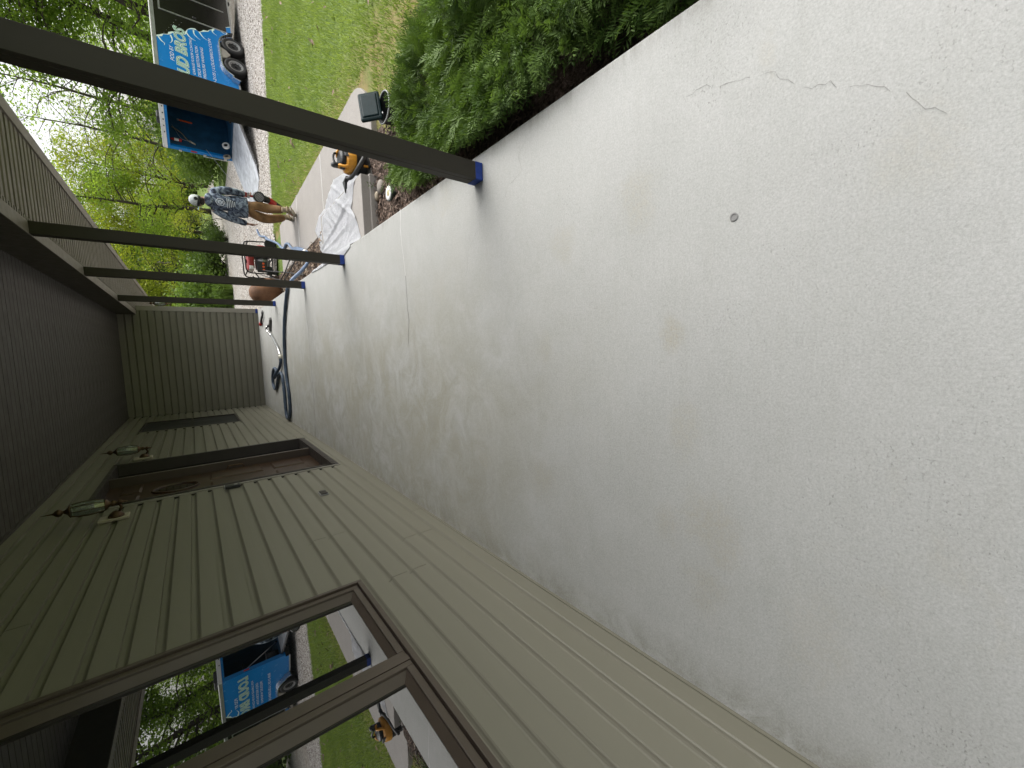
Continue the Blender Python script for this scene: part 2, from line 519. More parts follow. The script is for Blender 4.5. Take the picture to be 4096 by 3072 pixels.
def jag(pts, step=.05, amp=.006):
    out = []
    for (a, b), (c, d) in zip(pts[:-1], pts[1:]):
        n = max(1, int(math.hypot(c - a, d - b) / step))
        for i in range(n):
            t = i / n
            out.append((a + (c - a) * t + rnd.uniform(-amp, amp), b + (d - b) * t + rnd.uniform(-amp, amp)))
    return out + [pts[-1]]
M_CRACK = mat("dark_crack", (.20, .195, .18), .9)
M_FILL = mat("white_joint_filler", (.70, .70, .68), .6)
ribbon("joint", jag([(1.12, 6.79), (.773, 6.79), (.591, 6.80), (.503, 6.785), (.391, 6.74), (.197, 6.741), (-.239, 6.743), (-.723, 6.721), (-1.31, 6.78)], .06, .005), .013, M_CRACK, floor_o)
ribbon("crack", jag([(1.125, 3.19), (.975, 3.211), (.841, 3.196), (.679, 3.168), (.60, 3.158)], .05, .003), .008, M_FILL, floor_o)
ribbon("crack", jag([(.60, 3.158), (.505, 3.152), (.333, 3.155), (.238, 3.135), (.132, 3.164), (.051, 3.168)], .04, .004), .005, M_CRACK, floor_o)
ck = [(.838, .78), (.844, .705), (.816, .67), (.815, .636), (.799, .572), (.779, .507), (.75, .49), (.74, .469), (.709, .451), (.689, .411), (.685, .375), (.655, .346), (.639, .294), (.616, .262), (.587, .241), (.584, .222), (.565, .208), (.531, .182), (.508, .149), (.467, .108), (.439, .083)]
ck = jag(ck, .012, .004)
for i in range(0, len(ck) - 8, 9):
    ribbon("crack", ck[i:i + 8], .0007, M_CRACK, floor_o)
ribbon("crack", jag([(1.05, 1.62), (.98, 1.70), (.90, 1.66), (.86, 1.78), (.80, 1.83)], .03, .008), .0009, M_CRACK, floor_o)
for cp in ([(.95, 10.0), (.85, 10.25), (.80, 10.1), (.72, 10.35), (.70, 10.7)], [(.98, 9.5), (.88, 9.2), (.82, 9.4), (.75, 9.0), (.68, 8.9)], [(.86, 11.9), (.72, 11.5), (.65, 11.7), (.6, 12.1)], [(.90, 1.99), (.80, 2.08), (.72, 2.05), (.60, 2.2), (.45, 2.25)]):
    ribbon("crack", jag(cp, .05, .02), .006 if cp[0][1] > 5 else .0009, M_CRACK, floor_o)
MB().lathe([(.0, .0005), (.013, .0005), (.013, .003), (.009, .0034), (.0085, .0015), (.0, .0015)], 14, Matrix.Translation((.396, .614, 0))).build("anchor_ring", mat("dull_lead_ring", (.27, .27, .26), .7), floor_o)

# step block and walkway slabs
step = MB().box(EX + .004, 1.93, 4.60, 6.35, -.45, -.185).box(EX + .004, 1.945, 4.585, 6.35, -.5, -.275).build("porch_step", M_WALK, bevel=.008)
tag(step, kind="structure", label="low concrete step below the porch edge")
walk_root = thing("walkway", None, None)
tag(walk_root, kind="structure")
ys = [4.72, 7.06, 9.10, 11.25]
for i in range(3):
    y0, y1 = ys[i] + .006, ys[i + 1] - .006
    poly = [(1.95, y0), (2.45, y0)]
    if i == 0:
        for k in range(9):
            a = -math.pi / 2 + k / 8 * math.pi / 2
            poly.append((2.55 + .62 * math.cos(a), y0 + .62 + .62 * math.sin(a)))
    else: poly.append((3.16 - .04 * i, y0))
    poly += [(3.12 - .04 * i, y1), (1.95 - .02 * i, y1)]
    MB().prism(poly, lambda q, z: (q[0], q[1], zwalk(q[1]) + z), -.14, 0).build("slab", M_WALK, walk_root, bevel=.008)
for y in ys[1:3]:
    MB().box(1.96, 3.1, y - .008, y + .008, zwalk(y) - .02, zwalk(y) + .001).build("joint_filler", M_FILL, walk_root)

def grid(name, x0, x1, y0, y1, nx, ny, zf, m, keep=None):
    X, Y = np.meshgrid(np.linspace(x0, x1, nx + 1), np.linspace(y0, y1, ny + 1))
    P = [(a, b, zf(a, b)) for a, b in zip(X.ravel(), Y.ravel())]
    F = []
    for j in range(ny):
        for i in range(nx):
            a = j * (nx + 1) + i
            if keep is None or keep((P[a][0] + P[a + 1][0]) / 2, (P[a][1] + P[a + nx + 1][1]) / 2):
                F.append((a, a + 1, a + nx + 2, a + nx + 1))
    o = np_mesh(name, P, F, m, smooth=True)
    return o

def zbase(x, y):
    return zdrive(x) - .035
tag(grid("ground", -60, 140, -40, 160, 80, 80, zbase, M_FIELD), kind="structure")
MB().box(-700, 800, -500, 900, -4.5, -3.5).build("far_ground", M_FIELD)["kind"] = "structure"
def zl2(x, y):
    return zlawn(x, y) + .015 * math.sin(x * 1.7 + y) * math.sin(y * 1.3)
lawn = grid("lawn", 2.2, 40, -8, 12.3, 120, 100, lambda x, y: zl2(x, y) - (.05 if (x < 3.0 and y > 4.4) else 0) - (.12 if y > drive_edge(x) + .15 else 0) - .5 * max(0, (2.5 - x)) * (y > 4.5), M_LAWN)
tag(lawn, kind="structure")
bed = grid("planting_bed", EX - .05, 2.55, -6, 4.75, 28, 100, lambda x, y: -.36 + .02 * math.sin(x * 9) * math.sin(y * 7) - .10 * cl((x - 2.2) / .35), M_MULCH)
tag(bed, kind="structure")
bed2 = grid("stone_bed", EX - .05, 2.0, 6.3, 13.2, 16, 60, lambda x, y: zwalk(y) - .015 + .02 * math.sin(x * 8) * math.sin(y * 6), M_MULCH)
tag(bed2, kind="structure")

def in_poly(px, py, poly):
    r = False
    j = len(poly) - 1
    for i in range(len(poly)):
        xi, yi = poly[i]; xj, yj = poly[j]
        if (yi > py) != (yj > py) and px < (xj - xi) * (py - yi) / (yj - yi) + xi: r = not r
        j = i
    return r
DR = [(-14, 25.5), (3.3, 25.3), (4.8, 30), (7.6, 35.2), (10.3, 38.3), (14.4, 43.2), (20, 49), (26, 54), (28, 52), (22, 46), (15.2, 38.2), (12.2, 34.9), (9.6, 31.5), (8.3, 27), (8.8, 22.9), (45, 22.2)]
poly = [(x, drive_edge(x) + .12 * math.sin(x * 2.3) + .05 * math.sin(x * 7)) for x in np.arange(45, -14.1, -.5)] + DR
vs = [(a, b, zdrive(a)) for a, b in poly]
def tri_poly(poly, zf):
    from mathutils.geometry import tessellate_polygon
    return tessellate_polygon([[Vector((a, b, 0)) for a, b in poly]])
me = bpy.data.meshes.new("driveway")
me.from_pydata(vs, [], [tuple(f) for f in tri_poly(poly, None)])
me.materials.append(M_GRAVEL); me.update()
for pl in me.polygons:
    if pl.normal.z < 0: pl.flip()
tag(link_mesh("driveway", me), kind="structure", label="pale gravel driveway beyond the lawn")

# ------------------------------------------------------------------ house
house = thing("house", "house with khaki lap siding and a brown ceilinged porch", "house")
WIN = (.80, 2.318, .748, 2.27)
DOOR = (4.945, 6.94, .145, 2.285)
SCR = (9.66, 11.11, .735, 2.268)
OPEN = [WIN, DOOR, SCR]
CH = .127
YB = -.35          # the porch roof and the house front end here, behind the viewpoint
PROFILE = [(0, 0), (.0855, -.001), (.091, -.0055), (.095, -.0125), (.100, -.0180), (.107, -.0208), (.127, -.0215), (.127, -.0250), (0, -.0250)]
def board_long(y0, y1, z0, zt):
    pr = [(min(z, zt - z0), d) for z, d in PROFILE]
    return MB().prism(pr, lambda q, y: (WX + q[1], y, z0 + q[0]), y0, y1).build("siding_board", M_SIDING, house)
SEAM = {0: [3.065, 6.70], 1: [2.65, 8.3, 10.04], 2: [2.65, 8.3, 10.04], 3: [2.23, 8.615, 10.25], 4: [2.23, 8.615, 10.25], 5: [3.045, 8.617], 6: [3.045, 8.617], 7: [9.0], 8: [9.0], 17: [3.04, 7.2], 18: [6.695], 19: [6.30], 20: [6.3]}
for k in range(21):
    z0 = -.003 + k * CH
    zt = min(z0 + CH, CZ - .002)
    segs = [(YB, LY - .02)]
    for (a, b, c, d) in OPEN:
        lo, hi = max(z0, c), min(z0 + CH, d)
        if hi - lo > .03:
            ns = []
            for s in segs:
                if a > s[0] and b < s[1]: ns += [(s[0], a - .004), (b + .004, s[1])]
                else: ns.append(s)
            segs = ns
    for s in segs:
        cuts = [s[0]] + [c for c in SEAM.get(k, []) if s[0] + .1 < c < s[1] - .1] + [s[1]]
        for a, b in zip(cuts[:-1], cuts[1:]):
            board_long(a + (.0022 if a != s[0] else 0), b - (.0022 if b != s[1] else 0), max(z0, .004), zt)
# sheathing behind the siding, with the openings left out
sh = MB()
yc = sorted({YB, LY} | {v for o_ in OPEN for v in o_[:2]}); zc = sorted({0.0, CZ + .05} | {v for o_ in OPEN for v in o_[2:]})
for y0, y1 in zip(yc[:-1], yc[1:]):
    for z0, z1 in zip(zc[:-1], zc[1:]):
        if not any(o_[0] < (y0 + y1) / 2 < o_[1] and o_[2] < (z0 + z1) / 2 < o_[3] for o_ in OPEN):
            sh.box(WX - .10, WX - .026, y0, y1, z0, z1)
sh.build("wall_sheathing", M_SIDEBACK, house)
bx("starter_strip", M_SIDING, house, WX - .014, WX + .006, YB, LY, .001, .016)
# dark room behind the openings
bx("room_wall", M_SIDEBACK, house, WX - .5, WX - .42, YB, 12.2, -.2, 2.8)
# end wall
for k in range(21):
    z0 = -.003 + k * CH
    zt = min(z0 + CH, CZ - .002)
    pr = [(min(z, zt - z0), d) for z, d in PROFILE]
    MB().prism(pr, lambda q, x: (x, LY - q[1], max(z0, .004) + q[0]), WX + .006, 1.058).build("siding_board", M_SIDING, house)
bx("end_wall_sheathing", M_SIDEBACK, house, WX - .1, 1.10, LY + .027, LY + .12, -.3, CZ + .05)
bx("inside_corner_trim", M_SIDING, house, WX - .004, WX + .0055, LY - .010, LY - .001, .02, CZ - .003)
cb = MB().box(1.058, 1.163, LY - .006, LY + .10, .0, SZ - .003).build("corner_board", M_CORNER, house, bevel=.003)
bx("tape", M_TAPE, house, 1.056, 1.165, LY - .0085, LY + .09, .002, .05)
for k in range(18):
    z0 = k * CH - .003
    MB().prism([(z, d) for z, d in PROFILE], lambda q, y: (1.155 + q[1], y, z0 + q[0]), LY + .105, 19.5).build("siding_board", M_SIDING, house)
bx("side_wall_sheathing", M_SIDEBACK, house, 1.03, 1.127, LY + .125, 19.5, -.4, SZ + .2)

# ceiling and eave soffit panels, grooves run across the porch
def groove(w, zc, gw=.007, gd=.006):
    pr = []
    n = 3
    p = w / n
    for i in range(n):
        a = i * p
        pr += [(a + .003, .0), (a + p - gw - .004, 0), (a + p - gw, gd), (a + p - .002, gd)]
    pr[-1] = (w - .0015, gd)
    pr += [(w - .0015, gd + .006), (.003, gd + .006)]
    return [(u, zc + h) for u, h in pr]
PW = .305
pc = MB().prism(groove(PW, 0, .005, .005), lambda q, x: (x, q[0], q[1]), WX + .002, .9635).build("ceiling_panel", M_CEIL, house)
pc.location = (0, YB, CZ)
y = YB + PW
while y < LY - .05:
    share("ceiling_panel", pc, house, (0, y, CZ))
    y += PW
sp = MB().prism(groove(PW, 0, .036, .013), lambda q, x: (x, q[0], q[1]), 1.098, 1.738).build("soffit_panel", M_SOFFIT, house)
sp.location = (0, YB, SZ)
y = YB + PW
while y < 19.2:
    share("soffit_panel", sp, house, (0, y, SZ))
    y += PW
bx("ceiling_trim", M_CEIL, house, WX + .001, WX + .022, YB, LY - .02, CZ - .022, CZ - .001)
bx("beam", M_BEAM, house, .9655, 1.06, YB, LY - .008, SZ + .004, CZ + .12)
bx("lit_beam_underside", M_UNDER, house, .9630, 1.062, YB, LY - .012, SZ - .004, SZ + .003)  # beam underside, ground bounce light painted in as a paler colour
sb = MB().prism([(0, 0), (.024, 0), (.024, .006), (.030, .006), (.030, .0), (.032, 0), (.032, .012), (0, .012)], lambda q, x: (x, q[0], q[1]), 1.064, 1.096).build("frieze_strip", M_UNDER, house)
sb.location = (0, YB, SZ - .001)
me2 = sb
y = YB + .05
cnt = 0
while y < 12.2 and cnt < 290:
    share("frieze_strip", sb, house, (0, y, SZ - .001)); cnt += 1
    y += .0525
fa = MB()
fa.prism([(1.740, SZ - .012), (1.800, SZ - .030), (1.806, SZ + .02), (1.826, SZ + .03), (1.826, SZ + .15), (1.742, SZ + .16)], lambda q, y: (q[0], y, q[1]), YB, 19.4).build("fascia", M_FASCIA, house)
MB().prism([(-1.6, 3.5), (-1.6, 3.62), (1.86, SZ + .20), (1.86, SZ + .165)], lambda q, y: (q[0], y, q[1]), YB - .2, 19.5).build("roof", mat("brown_shingle", (.07, .06, .052), .9, var=.3, vs=20, bump=.4), house)
MB().prism([(-6, 3.5), (-6, 3.62), (-1.6, 3.62), (-1.6, 3.5)], lambda q, y: (q[0], y, q[1]), YB - .2, 19.5).build("roof", bpy.data.materials["brown_shingle"], house)
bx("house_wall", M_SIDEBACK, house, -6, -5.9, YB, 19.4, -.4, 3.45)
bx("house_wall", M_SIDING, house, -5.9, WX - .11, YB, YB + .1, -.4, 3.45)
bx("house_wall", M_SIDEBACK, house, -5.9, 1.0, 19.3, 19.4, -.4, SZ + .15)

# picture window
def ring(mb, y0, y1, z0, z1, wy, wz, xa, xb):
    mb.box(xa, xb, y0, y0 + wy, z0, z1).box(xa, xb, y1 - wy, y1, z0, z1)
    mb.box(xa, xb, y0 + wy, y1 - wy, z0, z0 + wz).box(xa, xb, y0 + wy, y1 - wy, z1 - wz, z1)
    return mb
wf = ring(MB(), WIN[0], WIN[1] - .004, WIN[2] + .003, WIN[3], .022, .024, WX - .09, WX + .012).build("window", M_BROWN, house, bevel=.002)
ring(MB(), WIN[0] + .022, WIN[1] - .026, WIN[2] + .027, WIN[3] - .024, .006, .006, WX - .09, WX - .018).build("gap_strip", M_BLACK, wf)
bx("mullion", M_BROWN, wf, WX - .09, WX + .004, 1.568, 1.602, WIN[2] + .033, WIN[3] - .03)
for (a, b) in ((.828, 1.567), (1.603, 2.286)):
    z0, z1 = WIN[2] + .033, WIN[3] - .03
    s_ = ring(MB(), a, b, z0, z1, .030, .030, WX - .07, WX + .001).build("sash", M_BROWN, wf, bevel=.003)
    # bevelled glazing bead
    bead = MB()
    for (ya, yb, za, zb) in ((a + .03, b - .03, z0 + .03, z1 - .03),):
        i_, d = .030, .030
        o4 = [(ya, za), (yb, za), (yb, zb), (ya, zb)]
        i4 = [(ya + i_, za + i_ * .8), (yb - i_, za + i_ * .8), (yb - i_, zb - i_), (ya + i_, zb - i_)]
        for q in range(4):
            r = (q + 1) % 4
            bead.add([(WX - .012, *o4[q]), (WX - .012, *o4[r]), (WX - .042, *i4[r]), (WX - .042, *i4[q]), (WX - .06, *o4[q]), (WX - .06, *o4[r]), (WX - .06, *i4[r]), (WX - .06, *i4[q])],
                     [(0, 1, 2, 3), (7, 6, 5, 4), (0, 4, 5, 1), (2, 6, 7, 3)])
    bead.build("glazing_bead", M_BROWN, wf)
    bx("pane", M_PANE, wf, WX - .052, WX - .044, a + .055, b - .055, z0 + .05, z1 - .055)

# far screened window
sf = ring(MB(), SCR[0] + .003, SCR[1] - .003, SCR[2] + .003, SCR[3] - .003, .03, .03, WX - .08, WX - .001).build("window", M_DKBROWN, house, bevel=.002)
bx("screen", M_SCREEN, sf, WX - .030, WX - .026, SCR[0] + .033, SCR[1] - .033, SCR[2] + .033, SCR[3] - .033)
bx("sash_bar", M_DKBROWN, sf, WX - .026, WX - .008, SCR[0] + .033, SCR[1] - .033, 1.49, 1.53)
bx("trim_strip", M_CORNER, sf, WX - .006, WX + .004, SCR[0] - .010, SCR[0] + .002, SCR[2] - .01, SCR[3] + .01)

# entry door with a sidelight, set deep in its casing
dy0, dy1, dz0, dz1 = DOOR
door = ring(MB(), dy0 + .006, dy1 - .003, dz0 + .003, dz1 - .003, .045, .04, WX - .16, WX + .008).build("entry_door", M_DKBROWN, house, bevel=.003)
bx("casing_trim", M_CORNER, door, WX - .004, WX + .012, dy0 - .014, dy0 + .004, dz0, dz1)
bx("sill", M_DKBROWN, door, WX - .15, WX + .016, dy0 + .05, dy1 - .05, dz0 + .044, dz0 + .075)
bx("jamb", M_DKBROWN, door, WX - .15, WX - .03, dy0 + .22, dy0 + .255, dz0 + .076, dz1 - .045)
bx("jamb", M_BROWN, door, WX - .15, WX - .018, 6.20, 6.25, dz0 + .076, dz1 - .045)
bx("sidelight", M_PANE, door, WX - .15, WX - .135, 6.26, dy1 - .052, dz0 + .076, dz1 - .045)
bx("sidelight", M_PANE, door, WX - .15, WX - .135, dy0 + .053, dy0 + .218, dz0 + .076, dz1 - .045)
dx = WX - .115
slab = bx("door_slab", M_OAK, door, dx - .045, dx, dy0 + .258, 6.197, dz0 + .078, dz1 - .047)
def raised(y0, y1, z0, z1):
    e = .022
    MB().add([(dx + .001, y0, z0), (dx + .001, y1, z0), (dx + .001, y1, z1), (dx + .001, y0, z1), (dx + .013, y0 + e, z0 + e), (dx + .013, y1 - e, z0 + e), (dx + .013, y1 - e, z1 - e), (dx + .013, y0 + e, z1 - e)],
             [(0, 1, 5, 4), (1, 2, 6, 5), (2, 3, 7, 6), (3, 0, 4, 7), (4, 5, 6, 7), (3, 2, 1, 0)]).build("panel", M_OAK, door, bevel=.002)
for (a, b) in ((5.31, 5.66), (5.78, 6.13)):
    raised(a, b, .36, .72); raised(a, b, .82, 1.36); raised(a, b, 1.95, 2.13)
mo = MB(); ov = MB()
N = 28
op = [(5.72 + .15 * math.cos(2 * math.pi * i / N), 1.66 + .20 * math.sin(2 * math.pi * i / N)) for i in range(N)]
mo.tube([(dx + .006, a, b) for a, b in op], .012, 6, True).build("oval_moulding", M_OAK, door)
ov.prism(op, lambda q, x: (x, q[0], q[1]), dx + .001, dx + .005).build("oval_glass", M_DOORGLASS, door)
MB().tube([(dx + .02, 6.12, 1.18), (dx + .055, 6.12, 1.16), (dx + .055, 6.12, 1.02), (dx + .02, 6.12, 1.0)], .009, 8).build("handle", M_BRONZE, door)

# ------------------------------------------------------------------ porch posts
def make_post():
    r = thing("porch_post", "x", "post", group="porch posts along the slab edge")
    W_, D_ = .0475, .0455
    pr = [(-W_, -D_), (W_, -D_), (W_, D_), (-W_, D_), (-W_, .0015 - .010), (-W_ + .003, .0005 - .010), (-W_ + .003, -.0125), (-W_, -.0135)]
    MB().prism(pr, lambda q, z: (q[0], q[1], z), .001, SZ - .005).build("shaft", M_POST, r, bevel=.0035)
    MB().prism([(-W_ - .0018, -D_ - .0018), (W_ + .0018, -D_ - .0018), (W_ + .0018, D_ + .0018), (-W_ - .0018, D_ + .0018)], lambda q, z: (q[0], q[1], z), .0015, .050).build("tape", M_TAPE, r, bevel=.003)
    return r
post = make_post()
PL = ["tall dark brown porch post closest to the viewer, beside the juniper shrub", "second porch post, standing at the end of the white plastic sheet",
      "third porch post, where the hose crosses onto the slab", "fourth and farthest porch post, next to the siding end wall"]
for i, y in enumerate((2.018, 4.735, 6.735, 9.44)):
    p = post if i == 0 else copy_tree(post)
    p.location = (1.015, y + .0455, 0)
    p["label"] = PL[i]

# ------------------------------------------------------------------ wall lanterns
def make_lantern():
    r = thing("wall_lantern", "x", "wall lamp", group="carriage lanterns on the house wall")
    # local: +x away from wall, origin on wall at plate centre
    bx("mounting_block", M_SILL, r, .001, .022, -.062, .062, -.10, .085, bevel=.004)
    b = MB()
    Mx = Matrix.Translation((.022, 0, -.02)) @ Matrix.Rotation(math.pi / 2, 4, 'Y')
    b.lathe([(.0, 0), (.052, 0), (.050, .012), (.036, .030), (.018, .045), (.0, .046)], 14, Mx)
    b.build("backplate", M_BRONZE, r, smooth=True)
    MB().tube(smooth_path([(.05, 0, -.03), (.085, 0, -.055), (.12, 0, -.045), (.135, 0, -.01), (.135, 0, .03)], 5), .009, 8).build("bracket", M_BRONZE, r, smooth=True)
    X = Matrix.Translation((.135, 0, 0))
    MB().lathe([(.0, -.10), (.006, -.095), (.008, -.07), (.018, -.06), (.020, -.045), (.010, -.035), (.022, -.02), (.024, -.005), (.014, .004), (.030, .018), (.044, .028), (.046, .034), (0, .034)], 14, X).build("lower_finial", M_BRONZE, r, smooth=True)
    n = 8
    pf = [(.044, .036), (.056, .09), (.059, .14), (.055, .19), (.047, .226)]
    for k in range(n):
        a0, a1 = 2 * math.pi * k / n + .03, 2 * math.pi * (k + 1) / n - .03
        vs, fs = [], []
        for rr, z in pf:
            for rad in (rr, rr - .0025):
                for a in (a0, a1): vs.append((.135 + rad * math.cos(a), rad * math.sin(a), z))
        for i in range(len(pf) - 1):
            o_ = i * 4
            fs += [(o_, o_ + 1, o_ + 5, o_ + 4), (o_ + 3, o_ + 2, o_ + 6, o_ + 7)]
        MB().add(vs, fs).build("glass_pane", M_LGLASS, r)
    for k in range(n):
        a = 2 * math.pi * k / n
        MB().tube([(.135 + (rr + .001) * math.cos(a), (rr + .001) * math.sin(a), z) for rr, z in pf], .0032, 5).build("cage_bar", M_BRONZE, r)
    MB().lathe([(.050, .226), (.052, .232), (.040, .240), (.024, .250), (.014, .262), (.012, .272), (.026, .282), (.030, .296), (.022, .312), (.010, .322), (.006, .330), (.004, .36), (.0, .40)], 14, X).build("crown", M_BRONZE, r, smooth=True)
    MB().lathe([(.0, .04), (.012, .04), (.012, .10), (.0, .105)], 10, X).build("candle_tube", M_SILL, r)
    MB().lathe([(.0, .105), (.010, .115), (.013, .135), (.008, .160), (.0, .178)], 10, X).build("bulb", M_WHITE, r, smooth=True)
    return r
lan = make_lantern()
for i, (loc, rz, lb) in enumerate([((WX + .002, 4.585, 2.025), 0, "large bronze carriage lantern on the wall, nearer side of the door"),
                                   ((WX + .002, 7.115, 2.025), 0, "bronze carriage lantern on the wall beyond the front door"),
                                   ((1.157, 12.95, 1.78), 0, "lantern past the end wall corner, half hidden by the last post")]):
    o = lan if i == 0 else copy_tree(lan)
    o.location, o.rotation_euler = loc, (0, 0, rz)
    o["label"] = lb

# door chime box and outlet
r = thing("doorbell_keypad", "small black box with a pale top on the siding beside the door", "keypad", (WX + .002, 4.84, 1.195))
bx("case", M_BLACK, r, .001, .030, -.035, .035, -.062, .062, bevel=.006)
bx("top_cap", M_ALU, r, .004, .033, -.036, .036, .0625, .068, bevel=.002)
bx("button", M_GREYMETAL, r, .030, .034, -.014, .014, -.04, -.012, bevel=.002)
r = thing("outlet_cover", "grey weatherproof outlet cover low on the siding", "outlet", (WX + .002, 4.01, .548))
bx("backplate", M_GREYMETAL, r, .001, .010, -.055, .055, -.036, .036, bevel=.003)
for s in (-1, 1): bx("flap", M_DKBROWN, r, .010, .022, s * .026 - .022, s * .026 + .022, -.028, .028, bevel=.004)

# ------------------------------------------------------------------ hose, wand and tools on the slab
HR = .027
h = [(3.85, 15.0, -.485), (3.6, 14.6, -.48), (3.42, 14.0, -.475), (3.30, 13.5, -.475), (3.10, 12.95, -.47), (2.98, 12.5, -.40), (2.88, 12.0, -.28), (2.78, 11.65, -.32), (2.66, 11.4, -.44), (2.52, 11.1, -.448), (2.41, 10.72, -.444), (2.44, 10.42, -.438), (2.38, 10.1, -.43), (2.20, 9.72, -.425), (2.07, 9.25, -.42), (1.96, 8.75, -.41), (1.86, 8.33, -.40), (1.72, 8.02, -.37), (1.57, 7.82, -.30), (1.40, 7.76, -.17), (1.25, 7.82, -.03), (1.13, 7.93, HR + .004)]
hs_ = [(.857, 8.244), (.554, 8.50), (.227, 8.66), (-.114, 8.74), (-.459, 8.71), (-.713, 8.62), (-.971, 8.61), (-1.12, 8.66), (-1.235, 8.80), (-1.262, 8.97), (-1.19, 9.06), (-1.018, 9.10), (-.744, 9.10), (-.475, 9.16), (-.38, 9.30), (-.43, 9.60), (-.60, 9.86), (-.74, 10.08), (-.76, 10.33), (-.66, 10.47), (-.50, 10.45), (-.36, 10.30), (-.30, 10.05), (-.36, 9.88)]
rest = [(x, y, HR + .003) for x, y in hs_] + [(-.46, 9.92, .045), (-.50, 9.80, .088), (-.43, 9.66, .088), (-.33, 9.50, .05), (-.25, 9.34, .034), (-.15, 9.20, .034), (-.09, 9.19, .034)]
hz = thing("vacuum_hose", "long blue grey vacuum hose snaking from the driveway across the slab", "hose")
MB().tube(smooth_path(h, 6), HR, 10).build("outdoor_hose", M_HOSEB, hz, smooth=True)
pth = smooth_path([h[-1]] + rest, 6)
MB().tube(pth, [HR * (1 + .06 * ((i // 2) % 2)) for i in range(len(pth))], 12).build("hose", M_HOSE, hz, smooth=True)
MB().tube([(2.99, 12.55, -.41), (2.96, 12.38, -.37)], .031, 10).build("coupling", M_WHITE, hz, smooth=True)
MB().tube(smooth_path([(2.11, 9.40, -.42), (2.05, 9.15, -.385), (1.97, 8.8, -.37), (1.89, 8.45, -.385)], 4), [.03, .05, .062, .066, .066, .066, .068, .066, .066, .064, .06, .05, .034], 10).build("filter_sock", M_HOSEB, hz, smooth=True)
MB().tube([(1.885, 8.43, -.385), (1.86, 8.33, -.395)], .036, 10).build("coupling", M_WHITE, hz, smooth=True)
w = thing("vacuum_wand", "chrome vacuum wand with a black floor nozzle at the hose end", "vacuum wand")
MB().tube([(-.095, 9.19, .034), (-.02, 9.21, .034)], .032, 12).build("collar", mat("cream_plastic", (.62, .60, .50), .5), w, smooth=True)
MB().tube(smooth_path([(-.02, 9.21, .034), (.10, 9.36, .034), (.25, 9.68, .034), (.37, 9.98, .036), (.44, 10.17, .05)], 5), .020, 12).build("tube", M_STEEL, w, smooth=True)
MB().tube([(.40, 10.06, .040), (.455, 10.20, .053)], .025, 12).build("ferrule", M_STEEL, w, smooth=True)
MB().tube(smooth_path([(.455, 10.20, .053), (.50, 10.31, .075), (.56, 10.34, .085), (.60, 10.28, .07)], 5), .021, 12).build("elbow", M_STEEL, w, smooth=True)
NZ = Matrix.Translation((.64, 10.22, 0)) @ Matrix.Rotation(math.radians(-35), 4, 'Z')
nz = MB()
nz.add([NZ @ Vector(p) for p in [(-.16, -.045, .004), (.16, -.045, .004), (.16, .045, .004), (-.16, .045, .004), (-.15, -.038, .045), (.15, -.038, .045), (.15, .038, .045), (-.15, .038, .045)]],
       [(3, 2, 1, 0), (4, 5, 6, 7), (0, 1, 5, 4), (1, 2, 6, 5), (2, 3, 7, 6), (3, 0, 4, 7)])
nz.build("floor_nozzle", mat("grey_nozzle_plastic", (.075, .075, .07), .4), w, bevel=.008)
MB().tube([NZ @ Vector((-.02, 0, .045)), NZ @ Vector((-.05, .01, .075))], .024, 10).build("swivel", M_BLACK, w)
tl_ = thing("hand_grinder", "small dark hand tool with a red tip lying by the end wall", "hand tool", (.86, 11.38, 0), math.radians(-62))
MB().tube([(-.22, 0, .03), (-.10, 0, .035), (.02, 0, .035), (.10, 0, .035)], [.024, .026, .022, .02], 10).build("body", M_BLACK, tl_, smooth=True)
MB().tube([(-.30, 0, .035), (-.22, 0, .035)], .038, 12).build("red_head", M_RED, tl_, smooth=True)
MB().tube([(.09, -.005, .03), (.13, -.065, .03), (.24, -.065, .03), (.27, 0, .03), (.24, .065, .03), (.13, .065, .03), (.09, .005, .03)], .012, 8).build("loop_handle", M_BLACK, tl_, smooth=True)

# ------------------------------------------------------------------ plastic sheet over the step
SH = [(1.95, 4.74), (1.86, 4.85), (1.69, 4.93), (1.66, 4.97), (1.54, 4.82), (1.40, 4.76), (1.20, 4.66), (1.11, 4.48), (1.06, 4.75), (1.09, 5.2), (1.10, 5.9), (1.13, 6.6), (1.35, 7.1), (1.61, 7.23), (1.72, 7.45), (1.86, 7.46), (2.07, 7.66), (2.19, 7.42), (2.24, 7.34), (2.25, 6.95), (2.35, 6.7), (2.42, 6.55), (2.49, 6.37), (2.46, 6.2), (2.38, 5.75), (2.22, 5.3), (2.06, 4.95)]
def terr(x, y):
    def sm(e0, e1, v):
        t = cl((v - e0) / (e1 - e0)); return t * t * (3 - 2 * t)
    z = .004 + (-.189) * sm(EX - .02, EX + .16, x)
    if True:
        z += (zwalk(y) + .185) * max(sm(1.90, 2.06, x), sm(6.25, 6.5, y))
    return z
nx, ny = 90, 150
X0, X1, Y0, Y1 = 1.02, 2.55, 4.4, 7.75
P, idx, F = [], {}, []
def fold(x, y):
    a = x * .75 + y * .35
    f = .020 * abs(math.sin(7.3 * (x - 1.5) + .9 * math.sin(y * 1.7)) * math.sin(3.1 * y + 1.3 * x)) ** 1.5
    f += .030 * max(0, 1 - abs((x - 1.62) - .22 * (5.6 - y)) / .035) * cl((y - 4.9) / .3) * cl((6.6 - y) / .4)
    f += .022 * max(0, 1 - abs((x - 1.48) - .10 * (5.4 - y)) / .03) * cl((y - 5.0) / .3) * cl((6.6 - y) / .4)
    f += .018 * max(0, 1 - abs((x - 1.9) + .55 * (5.5 - y)) / .04)
    f += .008 * math.sin(23 * x + 4 * math.sin(6 * y)) * math.sin(17 * y + 3 * math.sin(9 * x))
    return max(0, f)
